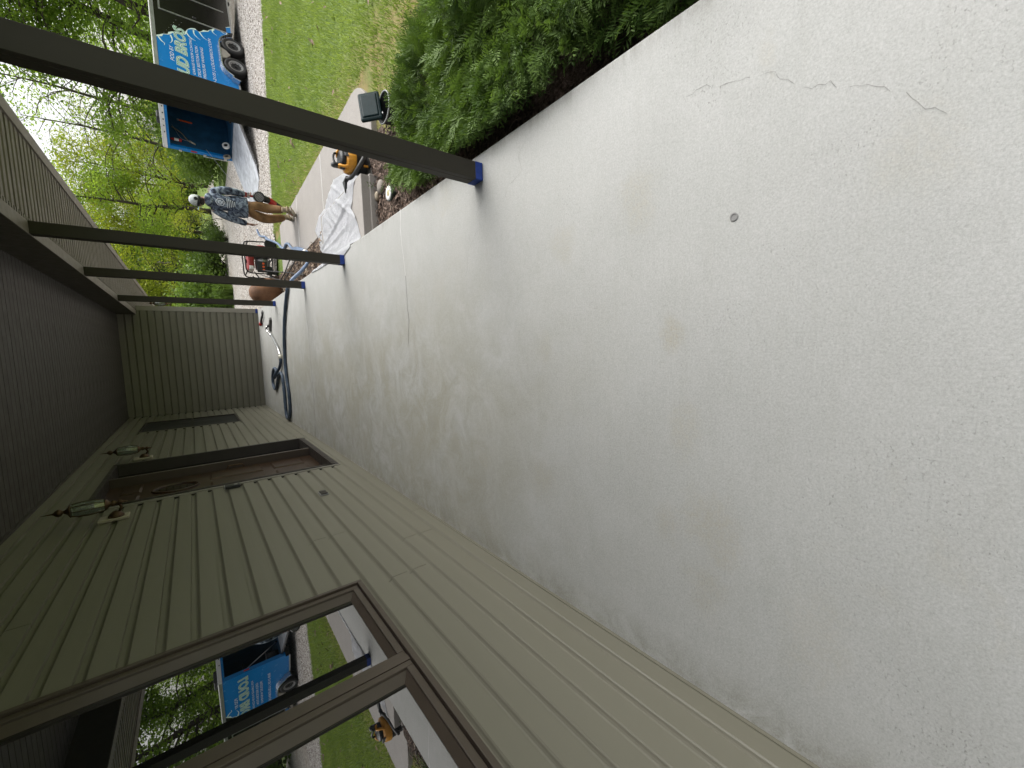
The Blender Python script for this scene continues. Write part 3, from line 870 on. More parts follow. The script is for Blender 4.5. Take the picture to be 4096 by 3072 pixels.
for j in range(ny + 1):
    for i in range(nx + 1):
        x = X0 + (X1 - X0) * i / nx; y = Y0 + (Y1 - Y0) * j / ny
        P.append((x, y, terr(x, y) + .006 + fold(x, y)))
for j in range(ny):
    for i in range(nx):
        a = j * (nx + 1) + i
        cx_, cy_ = P[a][0] + .5 * (X1 - X0) / nx, P[a][1] + .5 * (Y1 - Y0) / ny
        if in_poly(cx_, cy_, SH): F.append((a, a + 1, a + nx + 2, a + nx + 1))
used_ = sorted({v for f in F for v in f}); remap = {v: i for i, v in enumerate(used_)}
# pull the stair-stepped rim onto the outline
from collections import Counter
ec = Counter()
for f in F:
    for q in range(4): ec[tuple(sorted((f[q], f[(q + 1) % 4])))] += 1
rim = {v for e, c in ec.items() if c == 1 for v in e}
def near_on(px, py):
    best = None
    for (ax, ay), (bx_, by_) in zip(SH, SH[1:] + SH[:1]):
        dx_, dy_ = bx_ - ax, by_ - ay
        t_ = cl(((px - ax) * dx_ + (py - ay) * dy_) / (dx_ * dx_ + dy_ * dy_))
        qx, qy = ax + t_ * dx_, ay + t_ * dy_
        d_ = (qx - px) ** 2 + (qy - py) ** 2
        if best is None or d_ < best[0]: best = (d_, qx, qy)
    return best[1], best[2]
for v in rim:
    qx, qy = near_on(P[v][0], P[v][1])
    P[v] = (qx, qy, terr(qx, qy) + .004 + .5 * fold(qx, qy))
sheet = np_mesh("plastic_sheet", [P[v] for v in used_], [[remap[v] for v in f] for f in F], M_SHEET, smooth=True)
tag(sheet, "crumpled white plastic sheet laid over the step and walkway", "plastic sheet")

# ------------------------------------------------------------------ yellow shop vacuum
vac = thing("shop_vacuum", "yellow and black shop vacuum standing at the step corner", "shop vacuum", (2.17, 4.93, zwalk(4.95)), math.radians(20))
vac.scale = (.70, .70, .68)
MB().lathe([(.0, .04), (.17, .04), (.185, .06), (.195, .20), (.195, .235), (.0, .235)], 20).build("tank", M_BLACK, vac, smooth=False, bevel=.006)
MB().lathe([(.0, .236), (.208, .236), (.214, .255), (.208, .31), (.196, .36), (.165, .385), (.0, .385)], 20).build("collar", M_YELLOW, vac, bevel=.006)
MB().lathe([(.0, .386), (.150, .386), (.150, .42), (.140, .45), (.10, .468), (.0, .472)], 20).build("motor_head", M_BLACK, vac, bevel=.006)
for s in (-1, 1): MB().tube(smooth_path([(s * .15, -.10, .30), (s * .165, -.05, .41), (s * .12, .0, .475), (s * .10, .08, .455)], 4), .022, 8).build("side_rib", M_YELLOW, vac, smooth=True)
MB().tube(smooth_path([(-.11, .02, .45), (-.10, .02, .52), (0, .02, .55), (.10, .02, .52), (.11, .02, .45)], 5), .018, 8).build("carry_handle", M_BLACK, vac, smooth=True)
MB().tube([(-.05, .09, .44), (-.05, .10, .53), (-.05, .10, .57)], [.045, .045, .03], 12).build("port", mat("grey_vac_plastic", (.05, .055, .06), .4), vac, smooth=True)
bx("power_panel", mat("vac_panel", (.09, .09, .10), .5), vac, -.07, .05, -.185, -.16, .34, .42, bevel=.006)
for a in range(4):
    q = math.radians(45 + 90 * a)
    MB().lathe([(0, 0), (.030, .0), (.032, .02), (.03, .045), (0, .05)], 10, Matrix.Translation((.165 * math.cos(q), .165 * math.sin(q), 0))).build("caster", M_BLACK, vac, smooth=True)
    MB().box(-.03, .03, -.012, .012, .045, .12, Matrix.Translation((.175 * math.cos(q), .175 * math.sin(q), 0))).build("latch", M_YELLOW, vac, bevel=.003)
hp = smooth_path([(-.02, -.19, .12), (-.12, -.25, .16), (-.21, -.17, .22), (-.25, .0, .27), (-.24, .10, .30), (-.20, .16, .32)], 6)
MB().tube(hp, [.030 * (1 + .07 * (i % 2)) for i in range(len(hp))], 12).build("hose", mat("grey_vac_hose", (.055, .055, .055), .5), vac, smooth=True)
MB().tube([(-.20, .15, .32), (-.19, .24, .325)], .035, 12).build("hose_cuff", M_BLACK, vac, smooth=True)
NV = Matrix.Translation((-.19, .24, .325)) @ Matrix.Rotation(math.radians(8), 4, 'Z')
MB().add([NV @ Vector(p) for p in [(-.03, 0, -.02), (.03, 0, -.02), (.03, 0, .02), (-.03, 0, .02), (-.12, .15, -.03), (.12, .15, -.03), (.12, .15, .0), (-.12, .15, .0)]],
         [(3, 2, 1, 0), (4, 5, 6, 7), (0, 1, 5, 4), (1, 2, 6, 5), (2, 3, 7, 6), (3, 0, 4, 7)]).build("flared_nozzle", M_BLACK, vac, bevel=.005)

# ------------------------------------------------------------------ teal case on a black tub, path light
tc = thing("tool_tub", "round black tub with a grey rim and a tilted dark teal lid", "tub", (2.36, 4.02, -.37))
tc.scale = (.74, .74, .74)
MB().lathe([(.0, .005), (.17, .005), (.19, .16), (.18, .16), (.165, .02), (.0, .02)], 24).build("tub", M_BLACK, tc, smooth=True)
MB().tube([(.192 * math.cos(2 * math.pi * k / 24), .192 * math.sin(2 * math.pi * k / 24), .163) for k in range(24)], .010, 6, True).build("rim", mat("light_grey_rim", (.34, .35, .35), .5), tc, smooth=True)
LM = Matrix.Translation((.05, .17, .28)) @ Matrix.Rotation(math.radians(14), 4, 'Z') @ Matrix.Rotation(math.radians(52), 4, 'X')
bx("lid", M_TEAL, tc, -.20, .20, -.145, .145, -.03, .022, .024, LM)
MB().add([LM @ Vector(p) for p in [(-.165, -.112, .0225), (.165, -.112, .0225), (.165, .112, .0225), (-.165, .112, .0225), (-.150, -.098, .036), (.150, -.098, .036), (.150, .098, .036), (-.150, .098, .036)]],
         [(3, 2, 1, 0), (4, 5, 6, 7), (0, 1, 5, 4), (1, 2, 6, 5), (2, 3, 7, 6), (3, 0, 4, 7)]).build("lid_boss", M_TEAL, tc, bevel=.006)
for s in (-.12, .10): bx("latch", M_GREYMETAL, tc, s - .014, s + .014, -.160, -.146, -.026, .008, .003, LM)
MB().tube([(.02, .10, .16), (.04, .15, .20), (.04, .16, .27)], .018, 8).build("hinge_arm", M_BLACK, tc)
pl = thing("path_light", "round white solar path light on the stony mulch", "path light", (1.585, 4.09, -.36))
MB().lathe([(.0, 0), (.03, 0), (.035, .05), (.072, .055), (.078, .068), (.074, .078), (.0, .078)], 20).build("housing", mat("green_black_rim", (.03, .045, .035), .4), pl, smooth=False)
MB().lathe([(.036, .0785), (.070, .0785), (.067, .084), (.037, .084)], 20).build("white_ring", M_WHITE, pl, smooth=True)
MB().lathe([(.0, .0785), (.035, .0785), (.030, .086), (.0, .088)], 16).build("lens", mat("cream_lens", (.62, .52, .30), .3), pl, smooth=True)

# ------------------------------------------------------------------ generator
gz = zdrive(2.6) + .005
gen = thing("portable_generator", "black framed portable generator with a red tank beside the walkway end", "generator", (2.42, 12.35, gz), math.radians(4))
fr = MB()
def rail(pts, nm="frame_rail", r_=.016, m=M_BLACK): MB().tube(smooth_path(pts, 4), r_, 8).build(nm, m, gen, smooth=True)
for s in (-.25, .25):
    rail([(-.40, s, .10), (-.41, s, .50), (-.36, s, .66), (-.1, s, .68), (.28, s, .68), (.36, s, .62), (.38, s, .40), (.38, s, .12), (.2, s, .09), (-.40, s, .10)])
for (x_, z_) in ((-.40, .12), (-.36, .65), (.36, .60), (.37, .14), (0, .09)):
    rail([(x_, -.25, z_), (x_, .25, z_)])
tk = bx("fuel_tank", mat("dark_red_paint", (.26, .014, .013), .45), gen, -.30, .18, -.20, .20, .48, .62, .04)
bx("tank_band", M_WHITE, gen, -.305, -.20, -.203, .203, .50, .60, .02)
MB().lathe([(0, .62), (.045, .62), (.05, .65), (0, .655)], 12, Matrix.Translation((-.05, .05, 0))).build("fuel_cap", M_BLACK, gen)
MB().lathe([(0, -.12), (.14, -.12), (.16, -.08), (.16, .12), (.13, .16), (0, .165)], 16, Matrix.Translation((-.15, 0, .29)) @ Matrix.Rotation(math.pi / 2, 4, 'Y')).build("alternator", M_GREYMETAL, gen, bevel=.008)
bx("engine_block", mat("engine_grey", (.06, .06, .062), .5, .4, var=.3, vs=14), gen, .02, .28, -.17, .17, .14, .45, .03)
MB().lathe([(0, 0), (.11, 0), (.12, .02), (.10, .07), (0, .075)], 14, Matrix.Translation((.28, 0, .29)) @ Matrix.Rotation(math.pi / 2, 4, 'Y')).build("recoil_cover", M_RED, gen, bevel=.008)
bx("muffler", M_GREYMETAL, gen, .06, .28, -.235, -.18, .36, .46, .015)
bx("control_panel", M_BLACK, gen, -.38, -.10, -.265, -.245, .22, .44, .008)
for q in range(3): MB().lathe([(0, 0), (.026, 0), (.026, .012), (0, .014)], 12, Matrix.Translation((-.32 + .08 * q, -.266, .30)) @ Matrix.Rotation(math.pi / 2, 4, 'X')).build("socket", M_ORANGE, gen)
bx("battery_box", M_BLACK, gen, -.38, -.2, -.2, .05, .105, .21, .01)
wx = .33
for s in (-.31, .31):
    Wm = Matrix.Translation((wx, s, .125)) @ Matrix.Rotation(math.pi / 2, 4, 'X')
    MB().lathe([(.075, -.03), (.118, -.03), (.125, -.015), (.125, .015), (.118, .03), (.075, .03)], 20, Wm).build("wheel_tyre", M_RUBBER, gen, smooth=False)
    hub = MB()
    hub.lathe([(0, -.02), (.03, -.02), (.03, .02), (0, .02)], 10, Wm)
    for q in range(6):
        a = q * math.pi / 3
        hub.box(.02, .085, -.012, .012, -.012, .012, Wm @ Matrix.Rotation(a, 4, 'Z'))
    hub.build("wheel_hub", M_GREYMETAL, gen)
for s in (-.2, .2): bx("foot", M_BLACK, gen, -.40, -.34, s - .03, s + .03, .0, .10, .006)
rail([(-.38, -.20, .50), (-.52, -.20, .40), (-.72, -.20, .30), (-.74, 0, .29), (-.72, .20, .30), (-.52, .20, .40), (-.38, .20, .50)], "pull_handle", .015)
for i, pts in enumerate(([(2.1, 12.0, -.15), (1.95, 11.2, -.30), (1.80, 10.3, -.40), (1.62, 9.4, -.42), (1.5, 8.7, -.40)], [(2.0, 12.1, -.12), (1.80, 11.3, -.30), (1.62, 10.5, -.41), (1.42, 9.8, -.42), (1.32, 9.2, -.42)], [(1.72, 11.8, -.40), (1.86, 10.9, -.44), (2.0, 10.0, -.41), (2.02, 9.2, -.41)], [(1.62, 11.6, -.42), (1.78, 10.4, -.43), (1.92, 9.4, -.42), (1.94, 8.9, -.42)])):
    c_ = MB().tube(smooth_path(pts, 6), .012, 6).build("power_cord", M_BLACK, smooth=True)
    tag(c_, ["black cord from the generator running lowest towards the porch", "black cord from the generator curling closest to the slab edge", "black cord crossing the stones from the walkway side, upper strand", "black cord crossing the stones beside the walkway, lower strand"][i], "cord", "black cords by the generator")
tb = thing("timber_block", "dark brown timber block on the ground below the generator", "timber block", (1.72, 12.0, zwalk(12) - .01), .1)
bx("block", mat("brown_timber", (.055, .035, .024), .8, var=.3, vs=8, st=(.2, 1, 1)), tb, -.24, .24, -.12, .12, 0, .13, bevel=.006)

# ------------------------------------------------------------------ stones, boulder, leaves
def rock(name, r, seed, m, sq=(1, 1, .7), sub=2, parent=None, rough=.25):
    import bmesh
    bm = bmesh.new()
    bmesh.ops.create_icosphere(bm, subdivisions=sub, radius=1)
    rr = random.Random(seed)
    ph = [(rr.uniform(-3, 3), rr.uniform(-3, 3), rr.uniform(-3, 3), rr.uniform(0, 6)) for _ in range(6)]
    for v in bm.verts:
        k = 1 + rough * sum(math.sin(v.co.x * a + v.co.y * b + v.co.z * c + d) for a, b, c, d in ph) / 4
        v.co = Vector((v.co.x * r * sq[0] * k, v.co.y * r * sq[1] * k, v.co.z * r * sq[2] * k))
    me = bpy.data.meshes.new(name)
    bm.to_mesh(me); bm.free()
    for p_ in me.polygons: p_.use_smooth = True
    me.materials.append(m)
    return link_mesh(name, me, parent)
b_ = rock("boulder", .42, 4, M_BOULDER, (.78, .72, .90), 3, rough=.18)
b_.location = (1.56, 11.75, -.20)
tag(b_, "large rust brown boulder behind the third and fourth posts", "boulder")
SR = rock("river_stone", .05, 7, M_STONE, (1.1, .9, .6))
SR.location = (1.765, 4.42, -.335)
SR.scale = (1.35, 1.5, 1.3)
tag(SR, "large round pinkish stone between the step and the path light", "stone", "loose stones in the planting bed")
s2 = rock("river_stone", .042, 17, M_STONEB, (1.2, .9, .7)); s2.location = (1.70, 4.57 - .02, -.34)
tag(s2, "tan oval stone against the step's foot", "stone", "loose stones in the planting bed")
st = [SR, s2]
for i in range(70):
    b0 = rnd.choice(st)
    c_ = b0.copy(); COL.objects.link(c_)
    if i < 46: x_, y_, z_ = rnd.uniform(1.16, 2.25), rnd.uniform(3.0, 4.55), -.352
    else: x_, y_ = rnd.uniform(1.2, 1.93), rnd.uniform(6.6, 11.3); z_ = zwalk(y_) + .0
    c_.location = (x_, y_, z_)
    k = rnd.uniform(.35, .75) * (1 if i < 46 else 1.2)
    c_.scale = (k * rnd.uniform(.8, 1.4), k, k * rnd.uniform(.7, 1.1))
    c_.rotation_euler = (rnd.uniform(-.3, .3), rnd.uniform(-.3, .3), rnd.uniform(0, 6))
    c_["label"] = "small rounded stone lying in the mulch beside the porch" if i < 46 else "small stone in the bed between walkway and slab"
    c_["group"] = "small stones in the mulch by the path light" if i < 46 else "small stones between walkway and slab"

def leaf_litter(name, n, xr, yr, zf, size, m, lift=.02):
    V, Fc = [], []
    for i in range(n):
        x_, y_ = rnd.uniform(*xr), rnd.uniform(*yr)
        s_ = size * rnd.uniform(.5, 1.3)
        a = rnd.uniform(0, 6.28); t_ = rnd.uniform(-.6, .6); u_ = rnd.uniform(-.6, .6)
        Mx = Matrix.Translation((x_, y_, zf(x_, y_) + rnd.uniform(.004, lift))) @ Matrix.Rotation(a, 4, 'Z') @ Matrix.Rotation(t_, 4, 'X') @ Matrix.Rotation(u_, 4, 'Y')
        k = len(V)
        for q in [(-s_, 0, 0), (-.2 * s_, -.45 * s_, .12 * s_), (s_, 0, 0), (-.2 * s_, .45 * s_, .12 * s_), (.1 * s_, 0, -.1 * s_)]:
            V.append(Mx @ Vector(q))
        Fc += [(k, k + 1, k + 4), (k + 1, k + 2, k + 4), (k + 2, k + 3, k + 4), (k + 3, k, k + 4)]
    o = np_mesh(name, V, Fc, m)
    tag(o, kind="stuff")
    return o
leaf_litter("leaf_litter", 2600, (1.14, 2.3), (2.6, 4.6), lambda x, y: -.355, .026, mat("litter_brown", (.24, .17, .13), .85, var=.55, vs=30), .035)
leaf_litter("leaf_litter", 1800, (1.14, 1.95), (6.4, 12.5), lambda x, y: zwalk(y) - .01, .030, mat("litter_tan", (.36, .27, .19), .85, var=.55, vs=30), .04)
leaf_litter("fallen_leaves", 240, (3.3, 11), (2.5, 11.5), lambda x, y: zlawn(x, y) + .02, .06, M_DRIED, .05)

# gravel stones standing proud of the near driveway
n = 26000
gx = NPR.uniform(1.5, 11, n); gy = 11.6 + NPR.beta(1, 1.6, n) * 11
ok = gy > 12.1 - .08 * (gx - 3)
gx, gy = gx[ok], gy[ok]; n = len(gx)
gs = NPR.uniform(.010, .030, n)
base = np.array([(1, 0, 0), (-.5, .87, 0), (-.5, -.87, 0), (0, 0, .8), (0, 0, -.4)])
V = np.zeros((n, 5, 3)); th = NPR.uniform(0, 6.28, n)
V[:, :, 0] = gx[:, None] + gs[:, None] * (base[:, 0] * np.cos(th)[:, None] - base[:, 1] * np.sin(th)[:, None])
V[:, :, 1] = gy[:, None] + gs[:, None] * (base[:, 0] * np.sin(th)[:, None] + base[:, 1] * np.cos(th)[:, None])
V[:, :, 2] = (-.50 - .015 * (gx - 3))[:, None] + gs[:, None] * base[:, 2]
Fq = np.array([(0, 1, 3), (1, 2, 3), (2, 0, 3)])
F_ = (np.arange(n) * 5)[:, None, None] + Fq
gm = NT("gravel_chip"); at = gm.new("Attribute"); at.attribute_name = "tone"
gm.fin(gm.ramp(at.outputs['Fac'], [(0, (.13, .11, .09)), (.3, (.38, .34, .30)), (.7, (.60, .565, .52)), (1, (.72, .69, .65))]), .9, 0, .2)
tag(np_mesh("gravel_chips", V.reshape(-1, 3), F_.reshape(-1, 3), gm.m, tone=np.repeat(NPR.rand(n), 5)), kind="stuff")

# grass blades on the lawn
n = 150000
bxx = NPR.uniform(2.35, 13, n); byy = NPR.uniform(1.0, 12.2, n)
ok = (byy < 12.08 - .08 * (bxx - 3)) & ((bxx > 3.17 - .02 * (byy - 4.7)) | (byy < 4.62 - 0 * bxx) & (bxx > 2.55))
ok &= ~((bxx < 3.2) & (byy > 4.7) & ((bxx - 2.55) ** 2 + (byy - 5.34) ** 2 < .64 ** 2))
bxx, byy = bxx[ok], byy[ok]; n = len(bxx)
hh = NPR.uniform(.03, .075, n); th = NPR.uniform(0, 6.28, n); ww = NPR.uniform(.004, .009, n)
lean = NPR.uniform(-.04, .04, (n, 2))
zz = -.395 - .10 * np.clip((byy - 4.7) / 6.5, 0, 1) - .012 * np.clip(bxx - 3.15, 0, 7) + .015 * np.sin(bxx * 1.7 + byy) * np.sin(byy * 1.3)
V = np.zeros((n, 3, 3))
V[:, 0] = np.stack([bxx - ww * np.cos(th), byy - ww * np.sin(th), zz - .005], 1)
V[:, 1] = np.stack([bxx + ww * np.cos(th), byy + ww * np.sin(th), zz - .005], 1)
V[:, 2] = np.stack([bxx + lean[:, 0], byy + lean[:, 1], zz + hh], 1)
tn = np.clip(NPR.normal(.5, .25, n), 0, 1)
tag(np_mesh("grass_blades", V.reshape(-1, 3), np.arange(n * 3).reshape(-1, 3), M_BLADE, tone=np.repeat(tn, 3)), kind="stuff")

# ------------------------------------------------------------------ juniper shrubs along the slab
def juniper(label, cx, cy, rx, ry, zt, n, seed, lean=0.):
    R = np.random.RandomState(seed)
    root = thing("juniper_shrub", label, "shrub", (cx, cy, -.36), 0, "juniper shrubs along the slab edge")
    V, T = [], []
    H = zt + .36
    sprays = []
    for i in range(n):
        a = R.uniform(0, 6.283); q = math.sqrt(R.uniform(0.02, 1)); 
        x_, y_ = q * math.cos(a), q * math.sin(a)
        top = H * (1 - .62 * q ** 2.6) * (.86 + .14 * math.sin(5 * x_ + 3 * y_ + seed))
        z_ = top * (1 - .42 * R.rand() ** 2.2)
        lo_ = .16 + (.20 * H / .55 * (1 if x_ < -.55 else 0)) * (1 if cy > 1.0 else .5)
        if z_ < lo_: z_ = lo_ + R.rand() * .1
        d = Vector((x_ * 1.0 + R.normal(0, .35), y_ * 1.0 + R.normal(0, .35), .55 + R.normal(0, .3))).normalized()
        sprays.append((Vector((x_ * rx, y_ * ry, z_)), d, R.uniform(.09, .19), R.rand(), z_ / max(top, .01)))
    for (p0, d, L, tone, rel) in sprays:
        side = d.cross(Vector((R.normal(), R.normal(), R.normal()))).normalized()
        nrm = d.cross(side)
        m = 10
        for k in range(m):
            f = k / (m - 1)
            c_ = p0 + d * (L * (f - .3)) - Vector((0, 0, .03 * f * f))
            l_ = L * (.30 * (1 - f) + .12)
            for sg in (-1, 1):
                dd = (d * .8 + side * sg * .75 + nrm * R.normal(0, .25)).normalized()
                wv = dd.cross(nrm).normalized() * (.0028 + .0016 * R.rand())
                tip = c_ + dd * l_
                mid = c_ + dd * l_ * .5
                if tip.x + cx < EX + .03: continue
                V += [c_ , mid + wv, tip, mid - wv]
                T += [tone * .75 + .25 * f] * 4
    V = np.array([tuple(v) for v in V]); Fq = np.arange(len(V)).reshape(-1, 4)
    fo = np_mesh("foliage", V, Fq, M_JUNI, root, T)
    fo["kind"] = "stuff"
    tw = MB()
    for i in range(110):
        a = R.uniform(0, 6.283); q = R.uniform(.2, .98)
        e = Vector((q * rx * math.cos(a), q * ry * math.sin(a), H * (.25 + .45 * R.rand())))
        s_ = Vector((R.normal(0, .12), R.normal(0, .12), 0))
        m_ = (s_ + e) / 2 + Vector((R.normal(0, .06), R.normal(0, .06), -.03))
        tw.tube(smooth_path([s_, m_, e], 4), [.010 - .0009 * j for j in range(9)], 5)
        for w_ in range(3):
            b0 = m_.lerp(e, R.rand()); 
            tw.tube([b0, b0 + Vector((R.normal(0, .07), R.normal(0, .07), R.normal(.02, .05))), b0 + Vector((R.normal(0, .13), R.normal(0, .13), R.normal(.03, .07)))], [.004, .003, .0015], 4)
    t_ = tw.build("branches", M_TWIG, root)
    t_["kind"] = "stuff"
    return root
juniper("broad green juniper shrub filling the frame edge beside the slab", 2.02, .55, .90, 1.15, .30, 4600, 3)
juniper("middle green juniper shrub arching over the slab edge", 1.98, 1.75, .84, 1.0, .24, 4400, 8)
juniper("farthest juniper shrub with bare brown twigs by the first post", 1.86, 2.62, .66, .70, .12, 2900, 13)
juniper("low juniper sprig growing among stones left of the first post", 1.60, 3.48, .17, .20, -.20, 60, 23)
r = thing("weed_sprig", "tiny leafy weed at the foot of the concrete step", "weed", (1.80, 4.56, -.34))
MB().tube([(0, 0, 0), (.01, -.01, .05), (.03, -.02, .10)], [.003, .002, .001], 4).build("stem", M_TWIG, r)
V, Fq = [], []
for k in range(7):
    a = k * 2.1; p0 = Vector((.01, -.01, .03 + .011 * k)); d = Vector((math.cos(a), math.sin(a), .4)) * .035; s_ = Vector((-math.sin(a), math.cos(a), 0)) * .009
    V += [p0, p0 + d * .5 + s_, p0 + d, p0 + d * .5 - s_]
lf = np_mesh("leaves", [tuple(v) for v in V], np.arange(28).reshape(-1, 4), M_LEAF_C, r, [.6] * 28)
lf["kind"] = "stuff"

# ------------------------------------------------------------------ trailer
TU = Vector((.923, .384, 0)).normalized()
TGZ = -.59
trailer = thing("cargo_trailer", "blue and black enclosed cargo trailer with its rear ramp down", "trailer", (7.14, 14.58, 0), math.atan2(TU.y, TU.x))
# local: +x = forward along the trailer, -y = outward on the near side, width 2.05 in +y
TL, TW, ZB, ZF, ZR = 4.95, 2.05, -.33, -.10, 1.56
bx("side_panel", M_TRBLACK, trailer, .05, TL, 0, .045, ZB, ZR - .07)
bx("side_panel", M_TRBLACK, trailer, .05, TL, TW - .045, TW, ZB, ZR - .07)
bx("front_wall", M_TRBLACK, trailer, TL, TL + .04, 0, TW, ZB, ZR)
bx("floor", M_TRINT, trailer, .02, TL, .046, TW - .046, ZF - .05, ZF)
bx("inner_lining", M_TRINT, trailer, .06, TL - .02, TW - .065, TW - .046, ZF + .001, ZR - .08)
bx("inner_lining", M_TRINT, trailer, .06, TL - .02, .046, .06, ZF + .001, ZR - .08)
bx("inner_lining", M_TRINT, trailer, TL - .02, TL - .001, .061, TW - .066, ZF + .001, ZR - .08)
bx("roof", M_WHITE, trailer, -.02, TL + .05, -.02, TW + .02, ZR, ZR + .03, bevel=.012)
bx("roof_trim", M_ALU, trailer, 0, TL + .04, -.012, .03, ZR - .075, ZR - .001)
bx("roof_trim", M_ALU, trailer, 0, TL + .04, TW - .03, TW + .012, ZR - .075, ZR - .001)
bx("bottom_trim", M_ALU, trailer, .02, TL, -.006, .02, ZB - .03, ZB + .012)
rf = bx("rear_frame", M_TRBLUE, trailer, -.035, .049, -.004, .115, ZF - .12, ZR - .08)
bx("rear_frame", M_TRBLUE, trailer, -.035, .049, TW - .115, TW + .004, ZF - .12, ZR - .08)
bx("rear_header", M_TRBLUE, trailer, -.035, .049, .116, TW - .116, ZR - .145, ZR - .08)
bx("rear_cap", M_WHITE, trailer, -.04, -.001, -.01, TW + .01, ZR - .078, ZR - .001)
for q in range(5): bx("marker_light", M_BLACK, trailer, -.052, -.041, .55 + q * .22, .59 + q * .22, ZR - .055, ZR - .03, .003)
bx("tail_light", M_RED, trailer, -.047, -.036, TW - .085, TW - .035, .78, .93, .006)
bx("tail_light", M_RED, trailer, -.047, -.036, .035, .085, .78, .93, .006)
bx("roof_vent", M_BLACK, trailer, .9, 1.3, .7, 1.1, ZR + .031, ZR + .14, .02)
bx("roof_vent", M_BLACK, trailer, .25, .5, 1.25, 1.5, ZR + .031, ZR + .11, .02)
# lock bars on the far rear corner
for z_ in (.02, .55, 1.15):
    bx("hinge", M_ALU, trailer, -.06, -.036, TW - .04, TW + .03, z_, z_ + .07, .005)
MB().tube([(-.055, TW + .03, -.02), (-.055, TW + .035, .62)], .012, 6).build("lock_bar", M_ALU, trailer)
# wrap: blue rear with a splashed edge
wave = [(1.78, 1.485), (1.85, 1.37), (1.93, 1.33), (1.98, 1.22), (2.05, 1.18), (2.14, 1.10), (2.13, .98), (2.22, .84), (2.30, .80), (2.45, .76), (2.53, .66), (2.56, .56), (2.50, .49), (2.56, .42), (2.62, .36), (2.66, .27), (2.75, .22), (2.79, .13), (2.88, .10), (2.95, .05), (2.96, -.04), (3.05, -.10), (3.10, -.2), (3.19, -.32)]
pw = [(.052, ZB + .014)] + [(.052, ZR - .077)] + wave
MB().prism(pw, lambda q, y: (q[0], y, q[1]), -.004, -.0005).build("blue_wrap", M_TRBLUE, trailer)
for d_, w_ in ((0, .05),):
    vs, fs = [], []
    for i, (u_, z_) in enumerate(wave):
        k = w_ * (.55 + .45 * math.sin(i * 1.9))
        vs += [(u_ - k * .35, -.0062, z_ - k * .3), (u_ + k * .6, -.0062, z_ + k * .55)]
        if i: fs.append((2 * i - 2, 2 * i, 2 * i + 1, 2 * i - 1))
    MB().add(vs, fs).build("splash_edge", M_SPLASH, trailer)
def stroke(pts, w0):
    pts = smooth_path([(a, -.0068, b) for a, b in pts], 5)
    vs, fs = [], []
    for i, p in enumerate(pts):
        f = i / (len(pts) - 1); w_ = w0 * (1 - f) + .004
        t_ = (pts[min(i + 1, len(pts) - 1)] - pts[max(i - 1, 0)]).normalized(); n_ = Vector((-t_.z, 0, t_.x))
        vs += [p + n_ * w_ / 2, p - n_ * w_ / 2]
        if i: fs.append((2 * i - 2, 2 * i - 1, 2 * i + 1, 2 * i))
    MB().add(vs, fs).build("splash_stroke", M_SPLASH, trailer)
for s_ in ([(1.78, 1.44), (1.66, 1.38), (1.60, 1.32), (1.52, 1.33)], [(2.0, 1.17), (1.85, 1.14), (1.74, 1.16), (1.68, 1.2)], [(2.30, .80), (2.18, .74), (2.12, .66), (2.10, .6)], [(2.50, .62), (2.36, .62), (2.26, .56), (2.2, .48)], [(2.52, .49), (2.40, .44), (2.32, .38), (2.28, .30)], [(2.80, .14), (2.72, .16), (2.66, .12), (2.62, .05)], [(2.96, -.02), (2.88, -.05), (2.82, -.12), (2.78, -.2)]):
    stroke(s_, .035)
# lettering
def lettering(txt, u0, u1, z0, z1, m, off, shear=.25, grow=0., ypos=-.006):
    cu = bpy.data.curves.new("lettering", 'FONT')
    cu.body = txt; cu.size = 1; cu.shear = shear; cu.offset = grow; cu.fill_mode = 'FRONT'; cu.resolution_u = 3
    ob = bpy.data.objects.new("tmp", cu); COL.objects.link(ob)
    bpy.context.view_layer.update()
    me = bpy.data.meshes.new_from_object(ob.evaluated_get(bpy.context.evaluated_depsgraph_get()))
    bpy.data.objects.remove(ob)
    co = np.zeros(len(me.vertices) * 3); me.vertices.foreach_get("co", co); co = co.reshape(-1, 3)
    return me, co
def put_text(txt, ua, ub, z0, z1, layers, name="lettering"):
    """text runs from ub (left, seen from outside the trailer's rear is on the left) ; local x decreasing to the left"""
    me0, co0 = lettering(txt, 0, 0, 0, 0, None, 0)
    mn, mx_ = co0.min(0), co0.max(0)
    for (m, grow, yy) in layers:
        me, co = (me0, co0) if grow == 0 else lettering(txt, 0, 0, 0, 0, None, 0, grow=grow)
        u = ua + (co[:, 0] - mn[0]) / (mx_[0] - mn[0]) * (ub - ua)
        z = z0 + (co[:, 1] - mn[1]) / (mx_[1] - mn[1]) * (z1 - z0)
        out = np.stack([u, np.full(len(u), yy), z], 1)
        me.vertices.foreach_set("co", out.ravel()); me.update()
        me.name = name
        me.materials.clear(); me.materials.append(m)
        o = link_mesh(name, me, trailer); o["kind"] = "stuff"
put_text("POD BY", 1.05, 1.60, 1.14, 1.225, [(M_PRINTW, 0, -.0075)])
put_text("LOUD BROS", .18, 2.40, .845, 1.085, [(M_SPLASH, .055, -.0072), (M_GREEN, .022, -.0084), (M_PRINTW, -.022, -.0096)], "brand_lettering")
put_text("FOR GARAGE FLOOR COATING,", .53, 2.13, .69, .755, [(M_PRINTW, 0, -.0075)])
put_text("DECK RESTORATION", .75, 1.90, .575, .64, [(M_PRINTW, 0, -.0075)])
put_text("PRESSURE WASHING", .74, 1.92, .455, .52, [(M_PRINTW, 0, -.0075)])
put_text("808-2135 | LOUDBROS.COM", .52, 2.38, .205, .295, [(M_PRINTW, 0, -.0075)])
